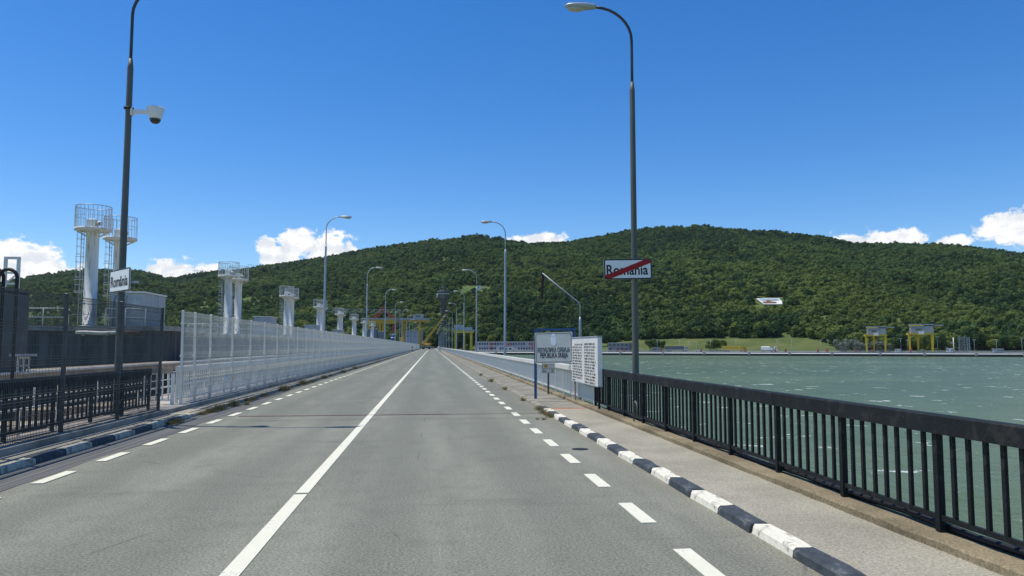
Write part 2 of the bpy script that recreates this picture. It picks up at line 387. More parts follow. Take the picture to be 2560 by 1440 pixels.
# ------------------------------------------------------------------ mesh builders
class MB:
    def __init__(s): s.v = []; s.f = []; s.sm = []
    def add(s, vs, fs, smooth=False):
        o = len(s.v); s.v += [tuple(v) for v in vs]
        for f in fs: s.f.append(tuple(i + o for i in f)); s.sm.append(smooth)
        return s
    def box(s, x0, x1, y0, y1, z0, z1):
        vs = [(x, y, z) for z in (z0, z1) for y in (y0, y1) for x in (x0, x1)]
        return s.add(vs, [(0, 2, 3, 1), (4, 5, 7, 6), (0, 1, 5, 4), (2, 6, 7, 3), (0, 4, 6, 2), (1, 3, 7, 5)])
    def bbox(s, x0, x1, y0, y1, z0, z1, b=.01):
        """box with bevelled edges along the vertical and top outline"""
        r0 = [(x0, y0, z0), (x1, y0, z0), (x1, y1, z0), (x0, y1, z0)]
        r1 = [(x0, y0, z1 - b), (x1, y0, z1 - b), (x1, y1, z1 - b), (x0, y1, z1 - b)]
        r2 = [(x0 + b, y0 + b, z1), (x1 - b, y0 + b, z1), (x1 - b, y1 - b, z1), (x0 + b, y1 - b, z1)]
        fs = [(3, 2, 1, 0), (8, 9, 10, 11)]
        for k in range(4):
            j = (k + 1) % 4
            fs += [(k, j, 4 + j, 4 + k), (4 + k, 4 + j, 8 + j, 8 + k)]
        return s.add(r0 + r1 + r2, fs)
    def bar(s, a, b, w, h=None, upv=None):
        """rectangular bar from a to b"""
        h = h or w; a = Vector(a); b = Vector(b); d = (b - a).normalized()
        u = Vector(upv) if upv else (Vector((0, 0, 1)) if abs(d.z) < .9 else Vector((0, 1, 0)))
        x = d.cross(u).normalized(); y = x.cross(d)
        vs = []
        for p in (a, b):
            for (i, j) in ((-1, -1), (1, -1), (1, 1), (-1, 1)): vs.append(p + x * (i * w / 2) + y * (j * h / 2))
        return s.add(vs, [(0, 1, 2, 3), (7, 6, 5, 4), (0, 4, 5, 1), (1, 5, 6, 2), (2, 6, 7, 3), (3, 7, 4, 0)])
    def tube(s, pts, r, n=8, caps=True):
        """round tube along points; r a number or a list"""
        pts = [Vector(p) for p in pts]; rs = r if isinstance(r, (list, tuple)) else [r] * len(pts)
        vs = []; ref = None
        for i, p in enumerate(pts):
            d = (pts[min(i + 1, len(pts) - 1)] - pts[max(i - 1, 0)]).normalized()
            if ref is None:
                ref = Vector((1, 0, 0)) if abs(d.x) < .9 else Vector((0, 1, 0))
            x = (ref - d * ref.dot(d)).normalized(); y = d.cross(x); ref = x
            for k in range(n):
                a = 2 * math.pi * k / n; vs.append(p + (x * math.cos(a) + y * math.sin(a)) * rs[i])
        fs = []
        for i in range(len(pts) - 1):
            for k in range(n):
                j = (k + 1) % n; fs.append((i * n + k, i * n + j, (i + 1) * n + j, (i + 1) * n + k))
        s.add(vs, fs, True)
        if caps:
            o = len(s.v) - len(vs)
            s.f.append(tuple(o + k for k in reversed(range(n)))); s.sm.append(False)
            s.f.append(tuple(o + (len(pts) - 1) * n + k for k in range(n))); s.sm.append(False)
        return s
    def lathe(s, prof, n=16, c=(0, 0, 0)):
        vs = []
        for (r, z) in prof:
            for k in range(n):
                a = 2 * math.pi * k / n; vs.append((c[0] + r * math.cos(a), c[1] + r * math.sin(a), c[2] + z))
        fs = []
        for i in range(len(prof) - 1):
            for k in range(n):
                j = (k + 1) % n; fs.append((i * n + k, i * n + j, (i + 1) * n + j, (i + 1) * n + k))
        s.add(vs, fs, True)
        o = len(s.v) - len(vs)
        if prof[0][0] > 1e-4: s.f.append(tuple(o + k for k in reversed(range(n)))); s.sm.append(False)
        if prof[-1][0] > 1e-4: s.f.append(tuple(o + (len(prof) - 1) * n + k for k in range(n))); s.sm.append(False)
        return s
    def prism(s, poly, d0, d1, axis='y'):
        """extrude a 2-D outline between d0 and d1 along an axis"""
        def mk(u, v, d): return {'y': (u, d, v), 'x': (d, u, v), 'z': (u, v, d)}[axis]
        n = len(poly); vs = [mk(u, v, d0) for u, v in poly] + [mk(u, v, d1) for u, v in poly]
        fs = [tuple(range(n)), tuple(reversed(range(n, 2 * n)))]
        for k in range(n): j = (k + 1) % n; fs.append((k, k + n, j + n, j))
        return s.add(vs, fs)
    def mesh(s, name, mat):
        me = bpy.data.meshes.new(name)
        me.from_pydata(s.v, [], s.f)
        for p, q in zip(me.polygons, s.sm): p.use_smooth = q
        if mat: me.materials.append(M[mat] if isinstance(mat, str) else mat)
        if len(me.polygons) < 20000:
            bm = bmesh.new(); bm.from_mesh(me); bmesh.ops.recalc_face_normals(bm, faces=bm.faces); bm.to_mesh(me); bm.free()
        return me
    def build(s, name, mat, parent=None, loc=(0, 0, 0)):
        return place(name, s.mesh(name, mat), parent, loc)

def place(name, me, parent=None, loc=(0, 0, 0), rz=0, scale=None):
    o = bpy.data.objects.new(name, me); COL.objects.link(o)
    o.location = loc
    if rz: o.rotation_euler = (0, 0, rz)
    if scale: o.scale = scale
    if parent: o.parent = parent
    return o
def tag(o, label=None, cat=None, group=None, kind=None):
    if label: o['label'] = label
    if cat: o['category'] = cat
    if group: o['group'] = group
    if kind: o['kind'] = kind
    return o
def thing(name, label, cat, loc=(0, 0, 0), rz=0, group=None):
    o = bpy.data.objects.new(name, None); COL.objects.link(o)
    o.empty_display_size = .2
    o.location = loc; o.rotation_euler = (0, 0, rz)
    return tag(o, label, cat, group)
def struct(name, mb, mat, parent=None):
    o = mb.build(name, mat, parent)
    if not parent: o['kind'] = 'structure'
    return o
def copy_tree(o, parent=None):
    c = o.copy(); COL.objects.link(c); c.parent = parent
    for ch in list(o.children): copy_tree(ch, c)
    return c
FONT = {}
def text_mesh(txt, size, mat, sx=1.0, bold=0.0, spacing=1.0):
    cu = bpy.data.curves.new('lettering', 'FONT')
    cu.body = txt; cu.size = size; cu.align_x = 'CENTER'; cu.align_y = 'CENTER'; cu.extrude = .0015; cu.offset = bold
    cu.resolution_u = 4; cu.space_character = spacing
    o = bpy.data.objects.new('lettering', cu); COL.objects.link(o)
    dg = bpy.context.evaluated_depsgraph_get()
    me = bpy.data.meshes.new_from_object(o.evaluated_get(dg))
    bpy.data.objects.remove(o); bpy.data.curves.remove(cu)
    me.transform(Matrix.Diagonal((sx, 1, 1, 1)))
    me.transform(Matrix.Rotation(math.pi / 2, 4, 'X'))
    me.materials.clear(); me.materials.append(M[mat])
    return me

# ================================================================== SETTING
WZ = -5.0      # reservoir level
QZ = -2.2      # top of the far quay
qa = at_z(1300, 886.9, WZ); qb = at_z(2560, 892.7, WZ)
QD = (qb - qa); QD.z = 0; QD.normalize()
QN = Vector((-QD.y, QD.x, 0))
if QN.y < 0: QN = -QN
QR = math.atan2(QD.y, QD.x)
def quay(px, off=0.0, z=QZ):
    """point on the line of the far quay (moved back by off metres) in the direction of a picture column"""
    d = ray(px, 865); d.z = 0
    p0 = qa + QN * off
    t = (p0 - EYE).dot(QN) / d.dot(QN)
    p = EYE + d * t
    return Vector((p.x, p.y, z))
def depth(p): return (Vector(p) - EYE).dot(FW)
def interp(tab, x):
    if x <= tab[0][0]: return tab[0][1]
    for (a, b), (c, d) in zip(tab, tab[1:]):
        if x <= c: return b + (d - b) * (x - a) / (c - a)
    return tab[-1][1]

# ---- dam crest: road slab, pavements, ledges
Y0, Y1 = -40.0, 640.0
XL, XR = -7.3, 4.62
dam = MB().box(XL, XR, Y0, Y1, -32, -.05)
struct('dam_body', dam, 'concrete')
def sheet(x0, x1, y0, y1, z, ny=1, nx=1):
    mb = MB(); vs = []; fs = []
    for j in range(ny + 1):
        for i in range(nx + 1): vs.append((x0 + (x1 - x0) * i / nx, y0 + (y1 - y0) * j / ny, z))
    for j in range(ny):
        for i in range(nx): a = j * (nx + 1) + i; fs.append((a, a + 1, a + nx + 2, a + nx + 1))
    return mb.add(vs, fs)
road = MB().box(-6.06, 3.12, Y0, Y1, -.05, 0)
road = struct('road', road, 'asphalt')
strip = MB()
pts = []
y = Y0
while y < 34:
    pts.append((y, -5.27 + .05 * math.sin(y * .9) + .03 * math.sin(y * 2.3) - max(0, y - 24) * .06)); y += .5
for (a, xa), (b, xb) in zip(pts, pts[1:]):
    strip.add([(-6.05, a, .004), (xa, a, .004), (xb, b, .004), (-6.05, b, .004)], [(0, 1, 2, 3)])
strip = struct('road_edge_strip', strip, 'strip')

# ---- road paint, every dash a piece of the road
dash = MB().box(0, .16, 0, .97, .001, .008).mesh('edge_dash', 'paint')
k = -6
while True:
    yy = 5.66 + 1.968 * k
    if yy > 210: break
    if yy > -6: place('edge_dash', dash, road, (2.14, yy, 0))
    k += 1
k = -4
while True:
    yy = 10.60 + 1.91 * k
    if yy > 190: break
    if yy > -4: place('edge_dash', dash, road, (-5.2, yy, .004))
    k += 1
for (a, b, w) in ((-38, 9.50, .155), (9.60, 21.2, .155), (21.26, 430, .15)):
    MB().box(-1.64, -1.64 + w, a, b, .001, .008).build('centre_line', 'paint', road)
MB().box(2.14, 2.28, 212, 520, .001, .008).build('edge_line', 'paint', road)
MB().box(-5.2, -5.06, 192, 420, .001, .008).build('edge_line', 'paint', road)
# thin border line across the carriageway, and the joint just before it
mb = MB()
for i in range(24):
    xa = -4.9 + 7.7 * i / 24; xb = -4.9 + 7.7 * (i + 1) / 24
    ya = 20.0 + .10 * i / 24 + .02 * math.sin(i); yb = 20.0 + .10 * (i + 1) / 24 + .02 * math.sin(i + 1)
    w = .11 if i < 17 else .05
    mb.add([(xa, ya, .010), (xb, yb, .010), (xb, yb + w, .010), (xa, ya + w, .010)], [(0, 1, 2, 3)])
mb.build('border_line', 'redline', road)
mb = MB()
for i in range(40):
    xa = -5.0 + 8.0 * i / 40; xb = -5.0 + 8.0 * (i + 1) / 40
    ya = 18.9 + .03 * math.sin(i * 1.3); yb = 18.9 + .03 * math.sin((i + 1) * 1.3)
    mb.add([(xa, ya, .003), (xb, yb, .003), (xb, yb + .02, .003), (xa, ya + .02, .003)], [(0, 1, 2, 3)])
mb.build('tar_joint', 'cable', road)
# drain hole in the gutter
p = at_z(1450, 1123, 0)
MB().lathe([(0.0, .004), (.13, .004), (.15, .0035)], 14, (p.x, p.y, 0)).build('drain_hole', 'cable', road)

# ---- right pavement, kerb stones, ledge
struct('pavement', MB().box(3.26, 4.30, Y0, 20.73, -.05, .083), 'pavement')
op_ = struct('old_pavement', MB().box(3.26, 4.30, 20.735, Y1, -.05, .078), 'old_pavement')
for k in range(34): MB().box(3.27, 4.28, 23.2 + 3.1 * k, 23.225 + 3.1 * k, .079, .082).build('joint', 'cable', op_)
ledge = MB()
def wavy_ledge(x0, x1, z0, z1, y0, y1, step, seed):
    mb = MB(); r = random.Random(seed); rows = []
    y = y0
    while y < y1 + 1e-6:
        a = r.choice((0, 0, 0, .02)) * r.random() + r.uniform(-.004, .004); b = -r.choice((0, 0, 0, .02)) * r.random() + r.uniform(-.004, .004); rows.append((y, a, b)); y += step
    vs = []; fs = []
    for (y, a, b) in rows: vs += [(x0 + a, y, z0), (x0 + a + .008, y, z1 - .02 + b), (x0 + a + .028, y, z1 + b), (x1, y, z1 + b * .4), (x1, y, z0)]
    for i in range(len(rows) - 1):
        for k in range(4): o = i * 5 + k; fs.append((o, o + 1, o + 6, o + 5))
    fs.append((0, 4, 3, 2, 1)); n = (len(rows) - 1) * 5; fs.append((n, n + 1, n + 2, n + 3, n + 4))
    return mb.add(vs, fs)
struct('railing_ledge', wavy_ledge(4.27, XR - .02, .04, .165, -8, 120, .28, 3), 'ledge')
struct('railing_ledge', MB().box(4.27, XR - .02, 120.3, Y1, .04, .16), 'ledge')

def kerb_mesh(L, W_, H_, seed, mat):
    r = random.Random(seed); b = .022
    prof = [(0, 0), (.012, H_ - b), (b + .012, H_), (W_ - .01, H_), (W_, 0)]
    vs = []; fs = []
    for i, y in enumerate((0, L * .33, L * .66, L)):
        yy = min(max(y, .006), L - .006)
        for (x, z) in prof:
            j = .006 if z > 0 else 0
            vs.append((x + r.uniform(-j, j), yy + (r.uniform(-j, j) if 0 < i < 3 else 0), z + r.uniform(-j, j)))
    for i in range(3):
        for k in range(4): o = i * 5 + k; fs.append((o, o + 1, o + 6, o + 5))
    fs += [(0, 4, 3, 2, 1), (15, 16, 17, 18, 19)]
    return MB().add(vs, fs).mesh('kerb_stone', mat)
KW = [kerb_mesh(.85, .2, .092, i, 'kerb_white') for i in range(4)]
KB = [kerb_mesh(.85, .2, .092, 10 + i, 'kerb_black') for i in range(4)]
KP = [kerb_mesh(.98, .2, .092, 20 + i, 'kerb_plain') for i in range(4)]
kr = tag(thing('kerb', None, None, (0, 0, 0)), kind='structure')
kl = tag(thing('kerb', None, None, (0, 0, 0)), kind='structure')
yy = 13.08 - .85 * 20; i = 0
while yy < 21.0:
    if yy > -3:
        o = place('kerb_stone', (KB if i % 2 else KW)[rnd.randrange(4)], kr, (3.07 + rnd.uniform(-.012, .012), yy, rnd.uniform(-.014, .005)), rz=R(rnd.uniform(-.9, .9)))
    yy += .85; i += 1
while yy < 120:
    place('kerb_stone', KP[rnd.randrange(4)], kr, (3.07 + rnd.uniform(-.012, .012), yy, rnd.uniform(-.02, .004))); yy += 1.0
MB().box(3.08, 3.27, yy, Y1, -.03, .09).build('kerb_run', 'kerb_plain', kr)
# left: mirrored stones
yy = 11.41 - .97 * 16; i = 0
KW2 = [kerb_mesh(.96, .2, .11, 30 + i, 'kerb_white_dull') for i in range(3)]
KB2 = [kerb_mesh(.96, .2, .11, 40 + i, 'kerb_black') for i in range(3)]
while yy < 120:
    painted = yy < 19.6
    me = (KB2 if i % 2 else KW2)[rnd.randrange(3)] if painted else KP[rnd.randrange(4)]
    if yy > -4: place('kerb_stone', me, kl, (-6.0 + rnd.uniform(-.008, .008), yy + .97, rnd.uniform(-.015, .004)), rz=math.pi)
    yy += .97 if painted else 1.0; i += 1
MB().box(-6.2, -6.01, yy, Y1, -.03, .09).build('kerb_run', 'kerb_plain', kl)
struct('left_pavement', MB().box(-6.62, -6.19, Y0, Y1, -.05, .095), 'pavement')
struct('left_ledge', wavy_ledge(-7.28, -6.58, .04, .21, -8, 120, .3, 4), 'concrete')
struct('left_ledge', MB().box(-7.28, -6.60, 120.3, Y1, .04, .2), 'concrete')
# red line painted across the pavement
ra = at_z(1370, 1021, .083); 
MB().box(3.30, 4.22, 20.55, 20.72, .084, .090).build('painted_stripe', 'orange', bpy.data.objects['pavement'])

# ---- water
struct('reservoir_water', sheet(XR - .5, 1600, -400, 1200, WZ, 1, 1), 'water')
struct('tailwater', sheet(-1600, XL + .5, -400, 700, -30, 1, 1), 'water')

# ---- far quay
def qbox(mb, px0, px1, o0, o1, z0, z1):
    a = quay(px0, 0); b = quay(px1, 0)
    vs = []
    for z in (z0, z1):
        for (p, o) in ((a, o0), (b, o0), (b, o1), (a, o1)):
            q = p + QN * o; vs.append((q.x, q.y, z))
    return mb.add(vs, [(3, 2, 1, 0), (4, 5, 6, 7), (0, 1, 5, 4), (1, 2, 6, 5), (2, 3, 7, 6), (3, 0, 4, 7)])
qs = struct('quay', qbox(MB(), 1095, 4300, 1.2, 190, -9, QZ), 'quay')
qbox(MB(), 1097, 4296, .2, 1.19, -9, -3.75).build('dark_wall_face', 'quay_dark', qs)  # near-black face of the quay below the fender pipe
pa_ = quay(1096, .5); pb_ = quay(4297, .5)
MB().tube([(pa_.x, pa_.y, -3.35), (pb_.x, pb_.y, -3.35)], .36, 12).build('fender_pipe', 'white', qs)
qbox(MB(), 1096, 4297, .9, 1.18, -3.44, QZ - .05).build('quay_wall_face', 'panelgrey', qs)
for px in (1240, 1395, 1551, 1657, 1760, 1873, 1974, 2080, 2200, 2310, 2440, 2560):
    p = quay(px, -.2)
    o = MB().box(-.7, .7, -.5, .35, -4.4, -2.7).build('fender_post', 'roofgrey', qs, (p.x, p.y, 0)); o.rotation_euler = (0, 0, QR)
# pale line of guard rail on the quay edge
gr = thing('quay_guardrail', 'long pale guardrail along the edge of the far quay', 'guardrail', quay(1500, 4))
g0 = gr.location.copy()
for (z, n) in ((1.05, 'top_rail'), (.55, 'mid_rail')):
    a = quay(1200, 4) - g0; b = quay(2900, 4) - g0
    MB().bar((a.x, a.y, z), (b.x, b.y, z), .14, .16).build(n, 'galv', gr)
L = (quay(2900, 4) - quay(1200, 4)).length
pmesh = MB().box(-.06, .06, -.06, .06, 0, 1.05).mesh('post', 'galv')
a = quay(1200, 4) - g0
for i in range(int(L / 6)):
    p = a + QD * (6 * i) * (1 if (quay(2900, 4) - quay(1200, 4)).dot(QD) > 0 else -1)
    place('post', pmesh, gr, (p.x, p.y, 0))

# ---- hills
SKY = [(-1400, 748), (-600, 742), (-200, 725), (0, 704), (77, 688), (158, 677), (211, 674), (264, 673), (323, 674), (369, 681), (404, 692), (436, 692), (457, 688), (534, 678),
       (633, 667), (738, 653), (826, 637), (900, 623), (1011, 608), (1081, 596), (1116, 593), (1187, 588), (1257, 594), (1327, 602), (1415, 601), (1450, 593), (1503, 585),
       (1573, 571), (1661, 561), (1730, 561), (1833, 572), (2013, 580), (2075, 592), (2153, 608), (2209, 609), (2276, 605), (2374, 610), (2478, 621), (2560, 634), (3000, 675), (4300, 700)]
DR = [(-1400, 1900), (380, 1900), (440, 2000), (900, 1600), (1200, 1500), (1700, 1400), (2200, 1450), (2600, 1450), (4300, 1400)]
FOOT = [(-1400, 720), (1000, 700), (1120, 690), (1250, 660), (1500, 655), (1700, 650), (2000, 600), (2090, 560), (2200, 545), (2560, 510), (3000, 470), (4300, 420)]
FZ = [(-1400, -2), (1120, -2), (1250, 1), (1500, 4), (1600, 7), (1700, 8), (2020, 8), (2090, 2), (2150, -1.5), (2560, -1.5), (4300, -1.5)]
def direc(px):
    d = ray(px, 865); d.z = 0; d *= 1.0 / d.dot(FW) ; return d
def terr(px, D):
    d1 = interp(FOOT, px); d2 = interp(DR, px); z1 = interp(FZ, px)
    z2 = 1.8 + (865 - interp(SKY, px)) / 1880.0 * d2 - 7.0
    p = EYE + direc(px) * D
    if D <= d1:
        dq = max(60, (quay(px, 26) - EYE).dot(FW)) if px > 1120 else d1 - 60
        s = min(max((D - dq) / max(1, d1 - dq), 0), 1); return QZ - .6 + (z1 - QZ + .6) * s * s * (3 - 2 * s), p
    if D <= d2:
        s = (D - d1) / (d2 - d1)
        z = z1 + (z2 - z1) * (s * .86 + .14 * (1 - (1 - s) ** 2))
        n = noise.fractal(Vector((p.x * .0045, p.y * .0030, 0)), 1.0, 2.0, 3)
        n2 = noise.noise(Vector((p.x * .015, p.y * .008, 3)))
        z += (20 * n + 6 * n2) * math.sin(math.pi * min(1, s * 1.05)) ** .8 * (1 if s < .95 else (1 - s) * 20)
        return z, p
    return z2 - (D - d2) * .22, p
def col_rows(px):
    d1 = interp(FOOT, px); d2 = interp(DR, px)
    dq = (quay(px, 26) - EYE).dot(FW) if px > 1120 else d1 - 60
    dq = min(dq, d1 - 2)
    return [dq + (d1 - dq) * i / 13.0 for i in range(13)] + [d1 + (d2 - d1) * i / 44 for i in range(45)] + [d2 + 60 * i for i in range(1, 9)]
cols = list(range(-1400, 4301, 20))
grid = []
for px in cols:
    rr = []
    for D in col_rows(px):
        z, p = terr(px, D); rr.append((p.x, p.y, z))
    grid.append(rr)
nr = len(grid[0]); hill = MB(); mead = MB()
hv = [v for c in grid for v in c]; hf = []; mf = []
for i in range(len(cols) - 1):
    for j in range(nr - 1):
        f = (i * nr + j, (i + 1) * nr + j, (i + 1) * nr + j + 1, i * nr + j + 1)
        (mf if (1530 <= cols[i] <= 2080 and j < 12) else hf).append(f)
def submesh(name, fs, mat):
    used = sorted({i for f in fs for i in f}); mp = {u: k for k, u in enumerate(used)}
    mb = MB(); mb.add([hv[u] for u in used], [tuple(mp[i] for i in f) for f in fs], True)
    return struct(name, mb, mat)
submesh('hill', hf, 'forest_floor')
submesh('meadow', mf, 'meadow')
# everything far away stands on a ground sheet that reaches the horizon
struct('ground', sheet(-4300, 4300, 690, 3500, -31, 1, 1), 'forest_floor')

# ---- crowns
def crown_mesh(name, seed, lobes, nf, rx, rz, zc, size, mat):
    r = random.Random(seed); L = []
    for i in range(lobes):
        a = r.uniform(0, 6.283); q = math.sqrt(r.random()) * .68; h = r.uniform(-.55, .62)
        k = math.sqrt(max(.1, 1 - h * h * 1.1))
        L.append((Vector((math.cos(a) * q * rx * k, math.sin(a) * q * rx * k, zc + h * rz)), r.uniform(.30, .50) * rx))
    mb = MB()
    for i in range(nf):
        c, rad = L[r.randrange(lobes)]
        d = Vector((r.gauss(0, 1), r.gauss(0, 1), r.gauss(.25, 1))).normalized()
        p = c + d * rad * r.uniform(.72, 1.08)
        nn = (d + Vector((r.gauss(0, .28), r.gauss(0, .28), r.gauss(0, .28)))).normalized()
        u = nn.cross(Vector((r.gauss(0, 1), r.gauss(0, 1), r.gauss(0, 1)))).normalized(); v = nn.cross(u)
        s = size * r.uniform(.6, 1.3)
        mb.add([p + u * s, p + v * s * .8, p - u * s * .9, p - v * s * .7], [(0, 1, 2, 3)])
    return mb.mesh(name, mat)
hidden = bpy.data.collections.new('forest_crowns')
for i in range(9):
    dark = i >= 6
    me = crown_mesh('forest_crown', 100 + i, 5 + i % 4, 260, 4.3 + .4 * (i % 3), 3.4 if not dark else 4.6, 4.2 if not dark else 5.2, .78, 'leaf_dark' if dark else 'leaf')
    hidden.objects.link(bpy.data.objects.new('forest_crown_%d' % i, me))
def solve_D(px, py):
    """distance at which the slope shows at a picture height"""
    lo, hi = interp(FOOT, px), interp(DR, px)
    for _ in range(40):
        mid = (lo + hi) / 2; z, p = terr(px, mid)
        e = 865 - (z - EYE.z) / mid * 1880.0
        if e > py: lo = mid
        else: hi = mid
    return (lo + hi) / 2
SIGN_D0 = solve_D(1935, 776); SIGN_D1 = solve_D(1935, 744)
HOUSE_D0 = solve_D(1190, 730); HOUSE_D1 = solve_D(1190, 713)
rt_ = random.Random(77); P = []; ROT = []; SC = []; IDX = []
for k in range(92000):
    px = rt_.uniform(-500, 3000)
    d1 = interp(FOOT, px); d2 = interp(DR, px)
    D = math.sqrt(rt_.uniform(d1 * d1, (d2 + 40) ** 2))
    if px < 350 and rt_.random() < .45: continue
    if 1886 < px < 1970 and SIGN_D0 - 9 < D < SIGN_D1 + 4: continue
    if 1148 < px < 1232 and HOUSE_D0 - 2 < D < HOUSE_D1: continue
    z, p = terr(px, D)
    gap = noise.noise(Vector((p.x * .022, p.y * .016, 21))) + .5 * noise.noise(Vector((p.x * .06, p.y * .05, 4)))
    if gap > .55 and rt_.random() < .75: continue
    young = noise.noise(Vector((p.x * .008, p.y * .006, 40)))
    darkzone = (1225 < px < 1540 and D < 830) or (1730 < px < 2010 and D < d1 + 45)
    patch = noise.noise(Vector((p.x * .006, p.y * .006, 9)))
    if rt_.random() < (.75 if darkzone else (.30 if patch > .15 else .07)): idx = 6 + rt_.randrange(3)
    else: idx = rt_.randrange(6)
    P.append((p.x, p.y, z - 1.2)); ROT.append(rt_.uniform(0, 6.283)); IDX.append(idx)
    SC.append(rt_.choice((rt_.uniform(.5, .8), rt_.uniform(.65, 1.1), rt_.uniform(.95, 1.3), rt_.uniform(1.2, 1.6))) * (.72 if young > .12 else 1.0))
fm = bpy.data.meshes.new('forest'); fm.from_pydata(P, [], [])
for nm, typ, dat in (('rot', 'FLOAT', ROT), ('scl', 'FLOAT', SC), ('idx', 'INT', IDX)):
    a = fm.attributes.new(nm, typ, 'POINT'); a.data.foreach_set('value', dat)
fo = bpy.data.objects.new('forest', fm); COL.objects.link(fo)
tag(fo, 'dense green broadleaf forest covering the hills behind the lake', 'forest', kind='stuff')
gn = bpy.data.node_groups.new('forest_scatter', 'GeometryNodeTree')
gn.interface.new_socket('Geometry', in_out='INPUT', socket_type='NodeSocketGeometry')
gn.interface.new_socket('Geometry', in_out='OUTPUT', socket_type='NodeSocketGeometry')
G = NT(gn)
gi = G.n('NodeGroupInput'); go = G.n('NodeGroupOutput')
ci = G.n('GeometryNodeCollectionInfo'); ci.inputs['Collection'].default_value = hidden
ci.inputs['Separate Children'].default_value = True; ci.inputs['Reset Children'].default_value = True
iop = G.n('GeometryNodeInstanceOnPoints'); iop.inputs['Pick Instance'].default_value = True
def attr(nm, typ):
    n = G.n('GeometryNodeInputNamedAttribute', data_type=typ); n.inputs['Name'].default_value = nm; return n.outputs['Attribute']
cx = G.n('ShaderNodeCombineXYZ'); G.link(attr('rot', 'FLOAT'), cx.inputs[2])
G.link(gi.outputs[0], iop.inputs['Points']); G.link(ci.outputs[0], iop.inputs['Instance'])
G.link(attr('idx', 'INT'), iop.inputs['Instance Index']); G.link(cx.outputs[0], iop.inputs['Rotation'])
G.link(attr('scl', 'FLOAT'), iop.inputs['Scale']); G.link(iop.outputs[0], go.inputs[0])
mod = fo.modifiers.new('scatter', 'NODES'); mod.node_group = gn

S.cycles.use_denoising = True
S.cycles.denoiser = 'OPENIMAGEDENOISE'
S.cycles.denoising_input_passes = 'RGB_ALBEDO_NORMAL'
S.cycles.denoising_prefilter = 'ACCURATE'
S.cycles.max_bounces = 5
S.cycles.diffuse_bounces = 2
S.cycles.glossy_bounces = 2
S.cycles.transmission_bounces = 2
S.cycles.transparent_max_bounces = 4
struct('downstream_bank', MB().box(-1500, -8, 575, 760, -40, -3.2), 'forest_floor')

def ell(mb, c, rx, ry, rz, n=14, m=8):
    vs = []; fs = []
    for i in range(m + 1):
        t = math.pi * i / m
        for k in range(n):
            a = 2 * math.pi * k / n
            vs.append((c[0] + rx * math.sin(t) * math.cos(a), c[1] + ry * math.sin(t) * math.sin(a), c[2] + rz * math.cos(t)))
    for i in range(m):
        for k in range(n): j = (k + 1) % n; fs.append((i * n + k, i * n + j, (i + 1) * n + j, (i + 1) * n + k))
    return mb.add(vs, fs, True)
def rrect(w, h, r, n=4, cx=0, cz=0):
    pts = []
    for (sx, sz, a0) in ((1, 1, 0), (-1, 1, 90), (-1, -1, 180), (1, -1, 270)):
        for i in range(n + 1):
            a = R(a0 + 90 * i / n); pts.append((cx + sx * (w / 2 - r) + r * math.cos(a), cz + sz * (h / 2 - r) + r * math.sin(a)))
    return pts
def fit_text(txt, mat, w, cap, bold=0.0):
    """lettering with baseline at z=0, centred, facing -y, of a given width and capital height"""
    me = text_mesh(txt, 1.0, mat, bold=bold)
    ref = text_mesh('H', 1.0, mat, bold=bold)
    rz = [v.co.z for v in ref.vertices]; hz = max(rz) - min(rz)
    xs = [v.co.x for v in me.vertices]; zs = sorted(v.co.z for v in me.vertices)
    bpy.data.meshes.remove(ref)
    base = -hz / 2 if txt.upper() == txt else None
    sx = w / (max(xs) - min(xs)); sz = cap / hz; mx_ = (max(xs) + min(xs)) / 2
    z0 = min(zs)
    for v in me.vertices: v.co = Vector(((v.co.x - mx_) * sx, v.co.y, (v.co.z - z0) * sz))
    return me

# ================================================================== RAILINGS
def railing(label, X, y0, y1, mat, group=None, zb=.165, sp=1.62, first=None, maxbal=300, topmat=None):
    t = thing('railing', label, 'railing', (X, y0, zb), 0, group)
    n = max(1, round((y1 - y0) / sp)); sp = (y1 - y0) / n; Ln = y1 - y0
    seg = 4 * sp; k = 0
    while k * seg < Ln - .01:
        a = k * seg; b = min(Ln, a + seg)
        if k >= 18: b = Ln
        mb = MB()
        # hollow hand rail with softened edges
        pr = [(-.055, .86), (-.055, 1.015), (-.04, 1.03), (.04, 1.03), (.055, 1.015), (.055, .86)]
        mb.prism(pr, a + .004, b - .004, 'y'); mb.build('top_rail', topmat or mat, t)
        MB().box(-.018, .018, a, b, .10, .145).build('bottom_rail', mat, t)
        if b >= Ln: break
        k += 1
    post = MB().box(-.031, .031, -.031, .031, 0, .862).mesh('post', mat)
    bal = MB().box(-.015, .015, -.02, .02, .143, .861).mesh('baluster', mat)
    far = MB(); nb = 0
    for i in range(n + 1):
        if i < 160: place('post', post, t, (0, i * sp, 0))
        else: far.box(-.034, .034, i * sp - .034, i * sp + .034, 0, .862)
        if i == n: break
        for j in range(1, 8):
            y = i * sp + sp * j / 8
            if nb < maxbal: place('baluster', bal, t, (rnd.uniform(-.004, .004), y + rnd.uniform(-.004, .004), 0)); nb += 1
            else: far.box(-.012, .012, y - .018, y + .018, .143, .861)
    if far.v:
        o = far.build('far_balusters', mat, t); o['kind'] = 'stuff'
    return t
railing('black steel railing with a wide top rail beside the green water', 4.5, -3.06, 20.5, 'black_metal')
railing('pale white railing running on along the water beyond the black one', 4.5, 20.6, 530, 'white_metal')
railing('black railing behind the dark mesh fence', -7.06, -2.6, 19.9, 'black_metal', zb=.21)
railing('white balustrade behind the white mesh fence', -7.06, 22.0, 430, 'white_metal', zb=.21)
